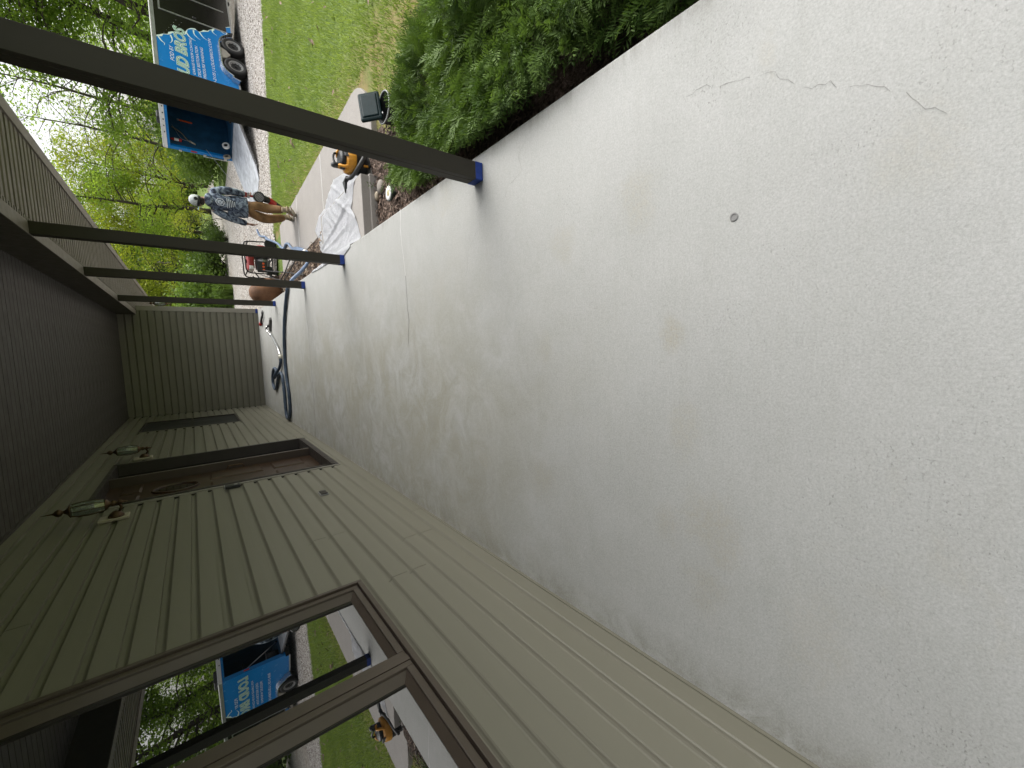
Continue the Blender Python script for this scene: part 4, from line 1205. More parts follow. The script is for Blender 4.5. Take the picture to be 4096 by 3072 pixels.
# side door and its trim
ring2 = MB()
for (a, b, c, d) in ((2.86, 2.90, -.2, 1.38), (3.70, 3.74, -.2, 1.38), (2.901, 3.699, 1.34, 1.38)):
    bx("side_door_trim", M_ALU, trailer, a, b, -.014, -.001, c, d)
bx("side_door", M_TRBLACK, trailer, 2.905, 3.695, -.010, -.001, -.2, 1.335)
bx("latch", M_BLACK, trailer, 2.955, 3.035, -.024, -.0105, .52, .61, .006)
for zz_, n_ in ((1.30, 6), (1.12, 5)):
    for q in range(n_): MB().box(2.0 + .13 * q + (1.30 - zz_) * .6, 2.014 + .13 * q + (1.30 - zz_) * .6, -.0035, -.0005, zz_ - .06 * q, zz_ + .014 - .06 * q).build("rivet", M_ALU, trailer)
# wheels, fender
def fender_prof(r_, n=8):
    pts = [(.88, -.33), (.95, -.16)]
    for k in range(n):
        a = math.radians(150 - 60 * k / (n - 1)); pts.append((1.42 + .50 * math.cos(a) + .03, -.42 + .50 * math.sin(a) + 0.0))
    for k in range(n):
        a = math.radians(90 - 60 * k / (n - 1)); pts.append((2.20 + .50 * math.cos(a) - .03, -.42 + .50 * math.sin(a)))
    return pts + [(2.68, -.16), (2.75, -.33)]
fp = fender_prof(.5)
vs, fs = [], []
for i, (u_, z_) in enumerate(fp):
    vs += [(u_, -.16, z_ - .02), (u_, -.012, z_ + .01), (u_, -.165, z_ - .05), (u_, -.012, z_ - .02)]
    if i:
        b0 = 4 * i - 4
        fs += [(b0, b0 + 4, b0 + 5, b0 + 1), (b0, b0 + 2, b0 + 6, b0 + 4), (b0 + 3, b0 + 1, b0 + 5, b0 + 7)]
MB().add(vs, fs).build("fender", M_FENDER, trailer)
MB().prism([(p[0], p[1] - .035) for p in fp] , lambda q, y: (q[0], y, q[1]), -.008, -.005).build("wheel_well", M_BLACK, trailer)
MB().prism([(1.60, .035), (2.02, .035), (1.95, -.10), (1.81, -.20), (1.67, -.10)], lambda q, y: (q[0], y, q[1]), -.150, -.010).build("fender_skirt", mat("skirt_grey", (.30, .28, .24), .4), trailer)
def wheel(u_, y_, out):
    Wm = Matrix.Translation((u_, y_, -.30)) @ Matrix.Rotation(math.pi / 2 * out, 4, 'X')
    ty = MB().lathe([(.175, -.08), (.25, -.095), (.283, -.08), (.29, -.06), (.29, .06), (.283, .08), (.25, .095), (.185, .085), (.175, .05)], 28, Wm).build("wheel", M_RUBBER, trailer, smooth=True)
    MB().lathe([(.0, .035), (.05, .035), (.055, .05), (.10, .045), (.145, .055), (.16, .085), (.185, .088), (.185, .02), (.0, .0)], 28, Wm).build("rim", M_GREYMETAL, ty, smooth=False)
    for q in range(10):
        a = q * 2 * math.pi / 10
        MB().lathe([(0, .046), (.020, .052), (.020, .0575), (0, .0578)], 8, Wm @ Matrix.Translation((.118 * math.cos(a), .118 * math.sin(a), 0))).build("vent_hole", M_BLACK, ty)
    MB().lathe([(0, .05), (.034, .05), (.03, .085), (0, .09)], 12, Wm).build("hub", M_BLACK, ty)
for u_ in (1.42, 2.20):
    wheel(u_, -.085, 1); wheel(u_, TW + .085, -1)
MB().tube([(1.42, -.05, -.30), (1.42, TW + .05, -.30)], .03, 8).build("axle", M_BLACK, trailer)
MB().tube([(2.20, -.05, -.30), (2.20, TW + .05, -.30)], .03, 8).build("axle", M_BLACK, trailer)
bx("chassis_rail", M_BLACK, trailer, .05, TL + 1.1, .35, .43, ZB - .04, ZF - .051)
bx("chassis_rail", M_BLACK, trailer, .05, TL + 1.1, TW - .43, TW - .35, ZB - .04, ZF - .051)
bx("tongue_jack", M_BLACK, trailer, TL + .8, TL + .88, 1.0, 1.08, TGZ + .02, .25)
# ramp
rz0, rz1 = ZF - .01, -.515
rl = 2.17
Rm = lambda x_, y_, dz=0: (x_, y_, rz0 + (rz1 - rz0) * (-x_ / rl) + dz)
MB().add([Rm(-.04, .09), Rm(-.04, TW - .09), Rm(-rl + .35, TW - .09), Rm(-rl + .35, .09), Rm(-.04, .09, -.05), Rm(-.04, TW - .09, -.05), Rm(-rl + .35, TW - .09, -.05), Rm(-rl + .35, .09, -.05)],
         [(0, 3, 2, 1), (4, 5, 6, 7), (0, 1, 5, 4), (1, 2, 6, 5), (2, 3, 7, 6), (3, 0, 4, 7)]).build("ramp", M_TREAD, trailer)
MB().add([Rm(-rl + .345, .10), Rm(-rl + .345, TW - .10), Rm(-rl, TW - .3), Rm(-rl, .3), Rm(-rl + .345, .10, -.02), Rm(-rl + .345, TW - .10, -.02), Rm(-rl, TW - .3, -.02), Rm(-rl, .3, -.02)],
         [(0, 3, 2, 1), (4, 5, 6, 7), (0, 1, 5, 4), (1, 2, 6, 5), (2, 3, 7, 6), (3, 0, 4, 7)]).build("ramp_flap", M_TREAD, trailer)
for y_ in (.085, TW - .115):
    MB().tube([Rm(-.04, y_ + .015, -.02), Rm(-rl + .36, y_ + .015, -.02)], .028, 6).build("ramp_rail", M_BLACK if y_ < 1 else M_ALU, trailer)
MB().tube([(-.02, TW - .25, .55), Rm(-1.9, TW - .25, .02)], .006, 5).build("ramp_cable", M_GREYMETAL, trailer)
# contents, each a thing of its own
TMX = Matrix.Translation((7.14, 14.58, 0)) @ Matrix.Rotation(math.atan2(TU.y, TU.x), 4, 'Z')
def intr(name, label, cat, loc, rz=0, group=None):
    p_ = TMX @ Vector(loc)
    return thing(name, label, cat, p_, math.atan2(TU.y, TU.x) + rz, group)
ft = intr("fire_extinguisher", "red and white canister mounted high inside the trailer", "extinguisher", (.24, TW - .11, 1.13))
MB().lathe([(0, 0), (.04, 0), (.045, .02), (.045, .07), (0, .07)], 12).build("red_base", M_RED, ft, smooth=True)
MB().lathe([(0, .0701), (.044, .0701), (.044, .18), (0, .18)], 12).build("white_body", M_WHITE, ft, smooth=True)
MB().lathe([(0, .1801), (.044, .1801), (.03, .23), (.015, .26), (.012, .29), (0, .295)], 12).build("red_top", M_RED, ft, smooth=True)
sg = intr("spray_wand", "spray wand with a pale nozzle hanging on the blue trailer wall", "spray wand", (.5, TW - .10, .88))
MB().tube(smooth_path([(.22, 0, .46), (.05, -.01, .25), (-.16, -.01, .12), (-.24, -.02, .05)], 5), .016, 6).build("lance", mat("tan_hose", (.22, .18, .12), .6), sg, smooth=True)
MB().tube([(-.22, -.02, .06), (-.31, -.03, -.08)], [.030, .022], 8).build("nozzle", M_SILL, sg, smooth=True)
MB().tube(smooth_path([(.3, 0, .45), (.1, -.02, .38), (-.2, -.03, .25), (-.24, -.03, .02)], 6), .007, 5).build("hose", M_GREYMETAL, sg, smooth=True)
og = intr("orange_strap", "bright orange strap hanging inside the trailer", "strap", (1.05, TW - .095, .98))
bx("strap", M_ORANGE, og, -.02, .02, -.015, .015, -.16, .16, bevel=.004)
bx("buckle", M_GREYMETAL, og, -.03, .03, -.025, .012, .161, .22, bevel=.004)
pp = intr("grey_pole", "long grey pole leaning inside the trailer opening", "pole", (.25, .80, ZF + .005))
MB().tube([(0, 0, 0), (.2, -.42, 1.0)], .018, 8).build("shaft", M_ALU, pp, smooth=True)
MB().lathe([(0, 0), (.03, 0), (.03, .05), (0, .05)], 10).build("end_cap", M_BLACK, pp)
for i, (x_, y_, lb) in enumerate([(.02, 1.52, "pale reel of tape on the trailer floor edge, deeper inside"), (-.10, 1.85, "pale reel of tape on the ramp's top corner")]):
    tr_ = intr("tape_reel", lb, "tape reel", (x_, y_, ZF + .14 - (.02 if i else 0)), .4 * i, "tape reels at the trailer door")
    K = Matrix.Rotation(math.radians(70), 4, 'X')
    tr_.scale = (.78, .78, .78)
    MB().lathe([(.07, -.04), (.13, -.04), (.13, .04), (.07, .04), (.07, -.04)], 18, K).build("roll", M_SILL if i else M_WHITE, tr_, smooth=False)
    MB().lathe([(.045, -.035), (.069, -.035), (.069, .035), (.045, .035), (.045, -.035)], 18, K).build("core", M_BLACK, tr_)
bk = intr("dark_bucket", "black equipment bucket just inside the trailer's near side", "bucket", (.55, .55, ZF + .002))
MB().lathe([(0, 0), (.14, 0), (.17, .36), (.16, .36), (.13, .02), (0, .02)], 16).build("body", M_BLACK, bk, smooth=True)
MB().tube([(.17 * math.cos(q * .3927), .17 * math.sin(q * .3927), .362) for q in range(16)], .010, 6, True).build("rim", M_GREYMETAL, bk)
ms = intr("floor_grinder", "dark floor grinding machine standing inside the trailer", "grinder", (1.5, .75, ZF + .002))
MB().lathe([(0, .02), (.24, .02), (.26, .05), (.26, .20), (.20, .24), (0, .24)], 18).build("deck", M_GREYMETAL, ms)
MB().lathe([(0, .241), (.12, .241), (.12, .5), (.08, .54), (0, .545)], 14).build("motor", M_RED, ms)
MB().tube(smooth_path([(-.1, 0, .2), (-.4, 0, .7), (-.55, 0, 1.0)], 4), .022, 8).build("handle", M_BLACK, ms, smooth=True)
MB().tube([(-.55, -.22, 1.0), (-.55, .22, 1.0)], .016, 8).build("grip", M_BLACK, ms)

# ------------------------------------------------------------------ worker
FX, FY = 2.74, 9.26
fz = zwalk(FY) + .004
VIEW = Vector((FX, FY, 0)).normalized()
person = thing("person", "person in blue camouflage hoodie and tan trousers carrying a red blower", "person", (FX, FY, fz), -math.atan2(VIEW.x, VIEW.y))
# local frame: +x right as seen, +y away from the viewer, +z up
def skin(name, verts, edges, radii, m, parent, root=0, sub=1):
    me = bpy.data.meshes.new(name)
    me.from_pydata([tuple(v) for v in verts], edges, [])
    ob = bpy.data.objects.new(name, me); COL.objects.link(ob)
    sk = ob.modifiers.new("skin", 'SKIN'); sk.use_smooth_shade = True
    sk.branch_smoothing = .6
    ss = ob.modifiers.new("sub", 'SUBSURF'); ss.levels = ss.render_levels = sub
    for i, r_ in enumerate(radii):
        a, b = (r_ if isinstance(r_, tuple) else (r_, r_))
        me.skin_vertices[0].data[i].radius = (a, b)
    me.skin_vertices[0].data[root].use_root = True
    bpy.context.view_layer.update()
    me2 = bpy.data.meshes.new_from_object(ob.evaluated_get(bpy.context.evaluated_depsgraph_get()))
    bpy.data.objects.remove(ob)
    me2.materials.clear(); me2.materials.append(m)
    for p_ in me2.polygons: p_.use_smooth = True
    return link_mesh(name, me2, parent)
J = dict(pel=(.01, .03, .88), sp=(.025, .03, 1.05), ch=(.05, .035, 1.25), nk=(.052, .045, 1.40), hd0=(.035, .05, 1.46), hd1=(.015, .055, 1.57), hd2=(.01, .05, 1.62),
         sL=(-.115, .05, 1.335), eL=(-.205, .0, 1.08), wL=(-.262, .07, .855), hL=(-.272, .10, .80),
         sR=(.215, .03, 1.335), eR=(.262, .03, 1.08), wR=(.245, .10, .86), hR=(.24, .12, .80),
         hipL=(-.075, .03, .84), kL=(-.135, .17, .49), aL=(-.04, .22, .10), tL=(-.06, .36, .035),
         hipR=(.095, .02, .84), kR=(.055, .08, .46), aR=(.085, -.16, .20), tR=(.01, -.05, .045))
names = list(J)
ix = {n_: i for i, n_ in enumerate(names)}
E = [('pel', 'sp'), ('sp', 'ch'), ('ch', 'nk'), ('nk', 'hd0'), ('hd0', 'hd1'), ('hd1', 'hd2'), ('ch', 'sL'), ('sL', 'eL'), ('eL', 'wL'), ('wL', 'hL'), ('ch', 'sR'), ('sR', 'eR'), ('eR', 'wR'), ('wR', 'hR'),
     ('pel', 'hipL'), ('hipL', 'kL'), ('kL', 'aL'), ('aL', 'tL'), ('pel', 'hipR'), ('hipR', 'kR'), ('kR', 'aR'), ('aR', 'tR')]
RD = dict(pel=(.12, .10), sp=(.115, .09), ch=(.13, .10), nk=.052, hd0=.062, hd1=(.078, .090), hd2=.070, sL=.052, eL=.040, wL=.027, hL=.030, sR=.052, eR=.040, wR=.027, hR=.030,
          hipL=.075, kL=.055, aL=.038, tL=.032, hipR=.075, kR=.055, aR=.038, tR=.032)
skin("body", [J[n_] for n_ in names], [(ix[a], ix[b]) for a, b in E], [RD[n_] for n_ in names], M_SKIN, person)
# hoodie
hn = dict(hem=(.008, .03, .80), sp=(.020, .03, 1.02), ch=(.05, .03, 1.25), top=(.052, .035, 1.385), sL=(-.115, .05, 1.325), uL=(-.165, .02, 1.20), eL=(-.207, .0, 1.08), fL=(-.24, .035, .95), wL=(-.268, .08, .825),
          sR=(.215, .03, 1.325), uR=(.245, .025, 1.2), eR=(.264, .03, 1.08), fR=(.258, .065, .95), wR=(.246, .11, .83))
hk = list(hn); hi = {n_: i for i, n_ in enumerate(hk)}
HE = [('hem', 'sp'), ('sp', 'ch'), ('ch', 'top'), ('ch', 'sL'), ('sL', 'uL'), ('uL', 'eL'), ('eL', 'fL'), ('fL', 'wL'), ('ch', 'sR'), ('sR', 'uR'), ('uR', 'eR'), ('eR', 'fR'), ('fR', 'wR')]
HR_ = dict(hem=(.185, .135), sp=(.182, .135), ch=(.175, .130), top=(.10, .085), sL=.095, uL=.080, eL=.070, fL=.064, wL=.056, sR=.095, uR=.082, eR=.072, fR=.065, wR=.056)
hood = skin("hoodie", [hn[n_] for n_ in hk], [(hi[a], hi[b]) for a, b in HE], [HR_[n_] for n_ in hk], M_CAMO, person, hi['hem'], 2)
MB().lathe([(.03, -.10), (.095, -.075), (.118, -.02), (.112, .03), (.085, .055), (.06, .045), (.03, .0)], 16, Matrix.Translation((.052, .03, 1.385)) @ Matrix.Rotation(math.radians(-28), 4, 'X') @ Matrix.Diagonal((1.05, .85, 1, 1))).build("hood", M_CAMO, person, smooth=True, sub=1)
MB().lathe([(.150, -.010), (.176, -.005), (.180, .03), (.186, .05), (.188, .12), (.180, .22), (.150, .30)], 22, Matrix.Translation((.012, .03, .818)) @ Matrix.Diagonal((1.0, .76, 1, 1))).build("hoodie_hem", M_CAMO, person, smooth=True)
# trousers
tn_ = dict(w=(.01, .03, .90), c=(.01, .03, .80), hL=(-.07, .03, .76), mL=(-.11, .11, .62), kL=(-.135, .17, .48), lL=(-.09, .20, .28), aL=(-.05, .21, .14), hR=(.095, .02, .76), mR=(.08, .05, .62), kR=(.06, .075, .47), lR=(.072, -.03, .33), aR=(.085, -.13, .225))
tk_ = list(tn_); ti = {n_: i for i, n_ in enumerate(tk_)}
TE = [('w', 'c'), ('c', 'hL'), ('hL', 'mL'), ('mL', 'kL'), ('kL', 'lL'), ('lL', 'aL'), ('c', 'hR'), ('hR', 'mR'), ('mR', 'kR'), ('kR', 'lR'), ('lR', 'aR')]
TR_ = dict(w=(.155, .115), c=(.165, .130), hL=.115, mL=.105, kL=.092, lL=.082, aL=.076, hR=.115, mR=.105, kR=.092, lR=.082, aR=.074)
skin("trousers", [tn_[n_] for n_ in tk_], [(ti[a], ti[b]) for a, b in TE], [TR_[n_] for n_ in tk_], M_PANTS, person, 0, 2)
# boots
def boot(ank, heel, toe, nm="boot"):
    A, Hh, T = Vector(ank), Vector(heel), Vector(toe)
    m_ = Hh.lerp(T, .5) + Vector((0, 0, .01))
    skin(nm, [A + Vector((0, 0, .07)), A, Hh.lerp(A, .35), m_, T], [(0, 1), (1, 2), (2, 3), (3, 4)], [(.058, .058), (.055, .055), (.050, .048), (.050, .042), (.042, .030)], M_BOOT, person, 1, 2)
    d = (T - Hh).normalized(); up_ = Vector((0, 0, 1)); s_ = d.cross(up_).normalized(); n_ = s_.cross(d).normalized()
    o_ = [(-.06, -.042), (.0, -.048), (.12, -.050), (.23, -.046), (.28, -.02), (.28, .02), (.23, .046), (.12, .050), (0, .048), (-.06, .042)]
    L = (T - Hh).length + .06
    b0 = Hh - n_ * .055
    mb = MB(); mb.prism(o_, lambda q, z: tuple(b0 + d * (q[0] * L / .30) + s_ * q[1] + n_ * z), 0, .024)
    mb.build("boot_sole", M_SOLE, person, bevel=.006)
boot((.085, -.14, .205), (.10, -.17, .15), (.02, -.02, .058))
boot((-.05, .215, .12), (-.035, .19, .06), (-.07, .40, .052))
# cap
CM = Matrix.Translation((.008, .05, 1.572)) @ Matrix.Rotation(math.radians(8), 4, 'Y')
MB().lathe([(.094, -.012), (.099, .0), (.098, .035), (.086, .072), (.060, .098), (.028, .110), (.0, .112)], 20, CM @ Matrix.Diagonal((.93, 1.06, 1, 1))).build("cap_crown", M_CAP, person, smooth=True)
MB().lathe([(.088, -.05), (.096, -.045), (.099, -.013), (.096, -.010), (.088, -.012)], 20, CM @ Matrix.Diagonal((.94, 1.07, 1, 1))).build("cap_band", M_BLACK, person, smooth=True)
MB().lathe([(0, 0), (.030, .0), (.028, .010), (0, .012)], 14, CM @ Matrix.Translation((.03, -.096, .018)) @ Matrix.Rotation(math.pi / 2, 4, 'X')).build("cap_opening", M_BLACK, person)
brim = []
for k in range(9):
    a = math.radians(-75 + 150 * k / 8)
    brim.append((math.sin(a), math.cos(a)))
BM = CM @ Matrix.Rotation(math.radians(62), 4, 'Z') @ Matrix.Translation((0, .055, -.012)) @ Matrix.Rotation(math.radians(-12), 4, 'X')
vs, fs = [], []
for q, z_ in ((0, 0), (1, .006)):
    for a, b in brim: vs.append(BM @ Vector((a * .078, b * .105, z_ - .02 * abs(a))))
fs = [tuple(range(9))[::-1], tuple(range(9, 18))] + [(i, (i + 1) % 9, 9 + (i + 1) % 9, 9 + i) for i in range(9)]
MB().add(vs, fs).build("cap_brim", M_PALEBLUE, person)
# face and ear turned to the left, away from the viewer
MB().lathe([(0, -.02), (.020, -.016), (.022, .012), (.010, .028), (0, .03)], 10, Matrix.Translation((-.068, .045, 1.515)) @ Matrix.Diagonal((.5, 1, 1.2, 1))).build("ear", M_SKIN, person, smooth=True)
MB().lathe([(0, -.02), (.012, -.012), (.010, .012), (0, .025)], 8, Matrix.Translation((-.045, .135, 1.515))).build("nose", M_SKIN, person, smooth=True)
bx("hair", mat("short_dark_hair", (.03, .022, .018), .8), person, -.055, .075, -.032, .03, 1.465, 1.525, .028)
# hands
def hand(w_, d_, side_, curl, nm="hand"):
    W_, D_ = Vector(w_), Vector(d_).normalized()
    S_ = Vector(side_).normalized(); N_ = D_.cross(S_).normalized()
    vs = [W_, W_ + D_ * .045, W_ + D_ * .085]; ed = [(0, 1), (1, 2)]; rd = [(.024, .018), (.038, .017), (.038, .015)]
    for q, (off, ln) in enumerate(((-.030, .070), (-.010, .082), (.010, .076), (.028, .058))):
        b0 = len(vs)
        k0 = W_ + D_ * .085 + S_ * off
        k1 = k0 + (D_ * math.cos(curl * .6) + N_ * math.sin(curl * .6)) * ln * .5
        k2 = k1 + (D_ * math.cos(curl * 1.5) + N_ * math.sin(curl * 1.5)) * ln * .5
        vs += [k0, k1, k2]; rd += [.0095, .0088, .0072]
        ed += [(2, b0), (b0, b0 + 1), (b0 + 1, b0 + 2)]
    b0 = len(vs)
    t0 = W_ + D_ * .03 - S_ * .034
    t1 = t0 + (D_ * .7 - S_ * .6).normalized() * .040
    t2 = t1 + (D_ * .9 - S_ * .2 + N_ * .3 * curl).normalized() * .030
    vs += [t0, t1, t2]; rd += [.013, .011, .009]; ed += [(0, b0), (b0, b0 + 1), (b0 + 1, b0 + 2)]
    return skin(nm, vs, ed, rd, M_SKIN, person, 1, 1)
hand((-.270, .09, .80), (-.08, .05, -1), (-.2, 1, .05), .45)
hand((.243, .115, .845), (-.02, .1, -1), (0, 1, 0), 1.2)
# printed emblem on the back of the hoodie
bvh = BVHTree.FromPolygons([v.co.copy() for v in hood.data.vertices], [tuple(p.vertices) for p in hood.data.polygons])
def on_back(x_, z_):
    h_ = bvh.ray_cast(Vector((x_, -1, z_)), Vector((0, 1, 0)))
    return (h_[0] + Vector((0, -.004, 0))) if h_[0] else Vector((x_, -.1, z_))
def print_line(mb, pts, w_):
    for (a, b), (c, d) in zip(pts[:-1], pts[1:]):
        n_ = max(1, int(math.hypot(c - a, d - b) / .02))
        for i in range(n_):
            p0 = (a + (c - a) * i / n_, b + (d - b) * i / n_); p1 = (a + (c - a) * (i + 1) / n_, b + (d - b) * (i + 1) / n_)
            t_ = Vector((p1[0] - p0[0], p1[1] - p0[1])).normalized(); nn = Vector((-t_.y, t_.x)) * w_ / 2
            mb.add([on_back(p0[0] + nn.x, p0[1] + nn.y), on_back(p0[0] - nn.x, p0[1] - nn.y), on_back(p1[0] - nn.x, p1[1] - nn.y), on_back(p1[0] + nn.x, p1[1] + nn.y)], [(0, 1, 2, 3)])
pm = MB()
cx_, cz_ = .045, 1.235
hexp = [(cx_ + .062 * math.sin(math.radians(60 * k)) , cz_ + .070 * math.cos(math.radians(60 * k))) for k in range(7)]
print_line(pm, hexp, .010)
print_line(pm, [(cx_ - .03, cz_ + .02), (cx_ + .01, cz_ + .03), (cx_ + .032, cz_ + .0), (cx_, cz_ - .02), (cx_ - .032, cz_ - .005)], .012)
print_line(pm, [(cx_ - .022, cz_ - .04), (cx_ + .025, cz_ - .035)], .012)
for q in range(5): print_line(pm, [(cx_ - .085 + .01 * q, 1.13 - .028 * q), (cx_ + .085 - .012 * q, 1.135 - .028 * q)], .009)
em = pm.build("back_print", M_PRINTW, person); em["kind"] = "stuff"

# blower held in the right hand (its own thing)
PMX = Matrix.Translation((FX, FY, fz)) @ Matrix.Rotation(-math.atan2(VIEW.x, VIEW.y), 4, 'Z')
blo = thing("leaf_blower", "red and black blower with round mesh intake held low by the person", "blower", PMX @ Vector((.235, .13, .60)), -math.atan2(VIEW.x, VIEW.y))
IM = Matrix.Translation((.01, -.06, .01)) @ Matrix.Rotation(math.pi / 2, 4, 'X')
MB().lathe([(0, -.10), (.085, -.10), (.098, -.06), (.098, .035), (.088, .05), (.078, .05), (.076, .02), (0, .02)], 22, IM).build("fan_housing", M_BLACK, blo, smooth=False)
gr = MB()
for q in range(-3, 4):
    l_ = math.sqrt(max(0, .074 ** 2 - (q * .020) ** 2))
    for s_ in (1, -1):
        k = math.radians(30 * s_)
        gr.box(-l_, l_, -.0032, .0032, .042, .048, IM @ Matrix.Rotation(k, 4, 'Z') @ Matrix.Translation((0, q * .020, 0)))
gq = gr.build("intake_grille", M_GREYMETAL, blo); gq["kind"] = "stuff"
MB().tube(smooth_path([(.0, -.02, .10), (.0, -.03, .16), (.01, .0, .225), (.01, .06, .20), (.01, .07, .10)], 4), .016, 8).build("grip", M_RED, blo, smooth=True)
bx("battery", mat("battery_red_label", (.26, .03, .025), .5), blo, -.035, .055, -.065, -.005, .20, .30, .01)
bx("battery_foot", M_GREYMETAL, blo, -.04, .06, -.07, .0, .16, .199, .008)
MB().tube([(.0, .0, -.06), (-.02, .05, -.16)], [.062, .060], 14).build("front_cone", M_BLACK, blo, smooth=True)
MB().tube([(-.02, .05, -.1605), (-.06, .13, -.28)], [.062, .052], 14).build("red_tube", M_RED, blo, smooth=True)
MB().tube([(-.06, .13, -.2805), (-.115, .25, -.41)], [.051, .040], 14).build("nozzle", M_BLACK, blo, smooth=True)

# ------------------------------------------------------------------ trees and shrubs beyond the drive
def leaf_quads(R, C, size, up=.35):
    n = len(C)
    d = R.normal(0, 1, (n, 3)); d[:, 2] *= .6; d /= np.linalg.norm(d, axis=1, keepdims=True)
    u = np.cross(d, R.normal(0, 1, (n, 3))); u /= np.linalg.norm(u, axis=1, keepdims=True)
    s = size * R.uniform(.6, 1.25, (n, 1))
    V = np.stack([C - d * s, C + u * s * .55, C + d * s, C - u * s * .55], 1)
    return V.reshape(-1, 3), np.arange(n * 4).reshape(-1, 4)

def tree_proto(seed, H, crown0, spread, nclump, per, lsize, leafm, droop=0., trunk_r=.20, clump=.9, bare=False):
    """returns (trunk mesh object, crown mesh object) parented to an Empty"""
    R = np.random.RandomState(seed)
    root = thing("leafy_tree", "x", "tree")
    tb_ = MB()
    tp = [Vector((0, 0, -.1))]
    for k in range(1, 8):
        f = k / 7
        tp.append(Vector((tp[-1].x + R.normal(0, .12), tp[-1].y + R.normal(0, .12), H * .86 * f)))
    tb_.tube(tp, [trunk_r * (1.25 if k == 0 else 1) * (1 - .88 * k / 7) for k in range(8)], 7)
    cents, tones = [], []
    nl = max(8, nclump // 4)
    for i in range(nl):
        f = crown0 + (1 - crown0) * (i + R.rand()) / nl
        k = min(6, int(f * 7)); p0 = tp[k].lerp(tp[k + 1], min(1, f * 7 - k)) if k < 7 else tp[7]
        a = R.uniform(0, 6.283)
        prof = math.sin(math.pi * min(1, .18 + .80 * (f - crown0) / (1 - crown0 + 1e-6))) ** .7
        L = spread * prof * R.uniform(.65, 1.12)
        e = p0 + Vector((math.cos(a) * L, math.sin(a) * L, L * R.uniform(.15, .55) - droop * L))
        m_ = p0.lerp(e, .5) + Vector((R.normal(0, .15), R.normal(0, .15), .12 * L))
        r0 = max(.014, trunk_r * .30 * (1 - f) + .016)
        pts = smooth_path([p0, m_, e], 3)
        tb_.tube(pts, [r0 * (1 - .85 * q / (len(pts) - 1)) for q in range(len(pts))], 5)
        for j in range(4):
            q = R.uniform(.35, 1.05)
            b0 = p0.lerp(m_, q * 2) if q < .5 else m_.lerp(e, q * 2 - 1)
            e2 = b0 + Vector((R.normal(0, .5), R.normal(0, .5), R.normal(.1, .35) - droop * .6)) * (.5 + .35 * spread / 3)
            tb_.tube([b0, b0.lerp(e2, .5) + Vector((R.normal(0, .06), R.normal(0, .06), .05)), e2], [r0 * .38, r0 * .26, .008], 4)
            cents.append(e2); tones.append(R.rand())
    t_ = tb_.build("trunk", M_BARK, root, smooth=True)
    P_, T_ = [], []
    for c_, tn in zip(cents, tones):
        n_ = int(per * R.uniform(.5, 1.4))
        q = R.normal(0, 1, (n_, 3)) * np.array([.42, .42, .30]) * clump
        if droop: q[:, 2] -= np.abs(R.normal(0, .5, n_)) * droop * clump
        P_.append(q + np.array(tuple(c_))); T_.append(np.clip(tn * .7 + R.rand(n_) * .3, 0, 1))
    P_ = np.concatenate(P_); T_ = np.concatenate(T_)
    V, Fq = leaf_quads(R, P_, lsize)
    c2 = np_mesh("crown", V, Fq, leafm, root, np.repeat(T_, 4))
    c2["kind"] = "stuff"
    return root
PROTO = dict(
    a=tree_proto(1, 11.5, .20, 3.6, 130, 84, .085, M_LEAF_A, .25, .20),
    b=tree_proto(2, 12.5, .30, 3.3, 110, 80, .085, M_LEAF_A, .30, .23),
    c=tree_proto(3, 9.0, .14, 3.3, 130, 100, .082, M_LEAF_B, .05, .15),
    d=tree_proto(4, 11.0, .30, 3.0, 90, 14, .075, M_LEAF_A, .0, .15, 1.2),
    e=tree_proto(5, 9.5, .18, 3.6, 110, 60, .115, M_LEAF_C, .1, .24),
)
def bush_proto(seed, n, h, w, lsize, m, name="green_shrub"):
    R = np.random.RandomState(seed)
    root = thing(name, "x", "shrub")
    st_ = MB()
    C = []
    for i in range(26):
        a = R.uniform(0, 6.283); q = math.sqrt(R.rand())
        e = np.array([w * q * math.cos(a), w * q * math.sin(a), h * (.35 + .55 * R.rand()) * (1 - .35 * q * q)])
        st_.tube([(0, 0, -.05), tuple(e * .5 + R.normal(0, .05, 3)), tuple(e)], [.02, .014, .005], 4)
        k = int(n / 26)
        C.append(e + R.normal(0, 1, (k, 3)) * np.array([.26 * w, .26 * w, .17 * h]))
    C = np.concatenate(C); C[:, 2] = np.abs(C[:, 2]) + .02
    V, Fq = leaf_quads(R, C, lsize)
    s_ = st_.build("stems", M_BARK, root)
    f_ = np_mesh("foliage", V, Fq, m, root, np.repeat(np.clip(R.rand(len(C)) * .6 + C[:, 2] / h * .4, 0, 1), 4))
    s_["kind"] = "stuff"; f_["kind"] = "stuff"
    return root
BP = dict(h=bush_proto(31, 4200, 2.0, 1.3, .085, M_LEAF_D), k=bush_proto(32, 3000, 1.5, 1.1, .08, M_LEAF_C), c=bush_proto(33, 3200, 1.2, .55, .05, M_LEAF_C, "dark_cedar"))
used = set()
def place(key, D, az, sc, label, group=None, name=None, table=PROTO, rz=None, zs=1.):
    uk = (key, table is PROTO)
    o = table[key] if uk not in used else copy_tree(table[key])
    used.add(uk)
    x_, y_ = D * math.sin(math.radians(az)), D * math.cos(math.radians(az))
    o.location = (x_, y_, zbase(x_, y_) + .02)
    o.rotation_euler = (0, 0, rnd.uniform(0, 6.28) if rz is None else rz)
    o.scale = (sc, sc, sc * zs)
    o["label"] = label
    if group: o["group"] = group
    elif "group" in o: del o["group"]
    if name: o.name = name
    return o
G1, G2, G3 = "tall trees close behind the trailer", "trees across the driveway", "trees in the back row of the wood"
place('b', 29, 35.5, 1.0, "tall leafy tree with thick trunk behind the trailer's front end", G1)
place('a', 27.5, 31.0, 1.05, "drooping bright green tree directly behind the black trailer panel", G1)
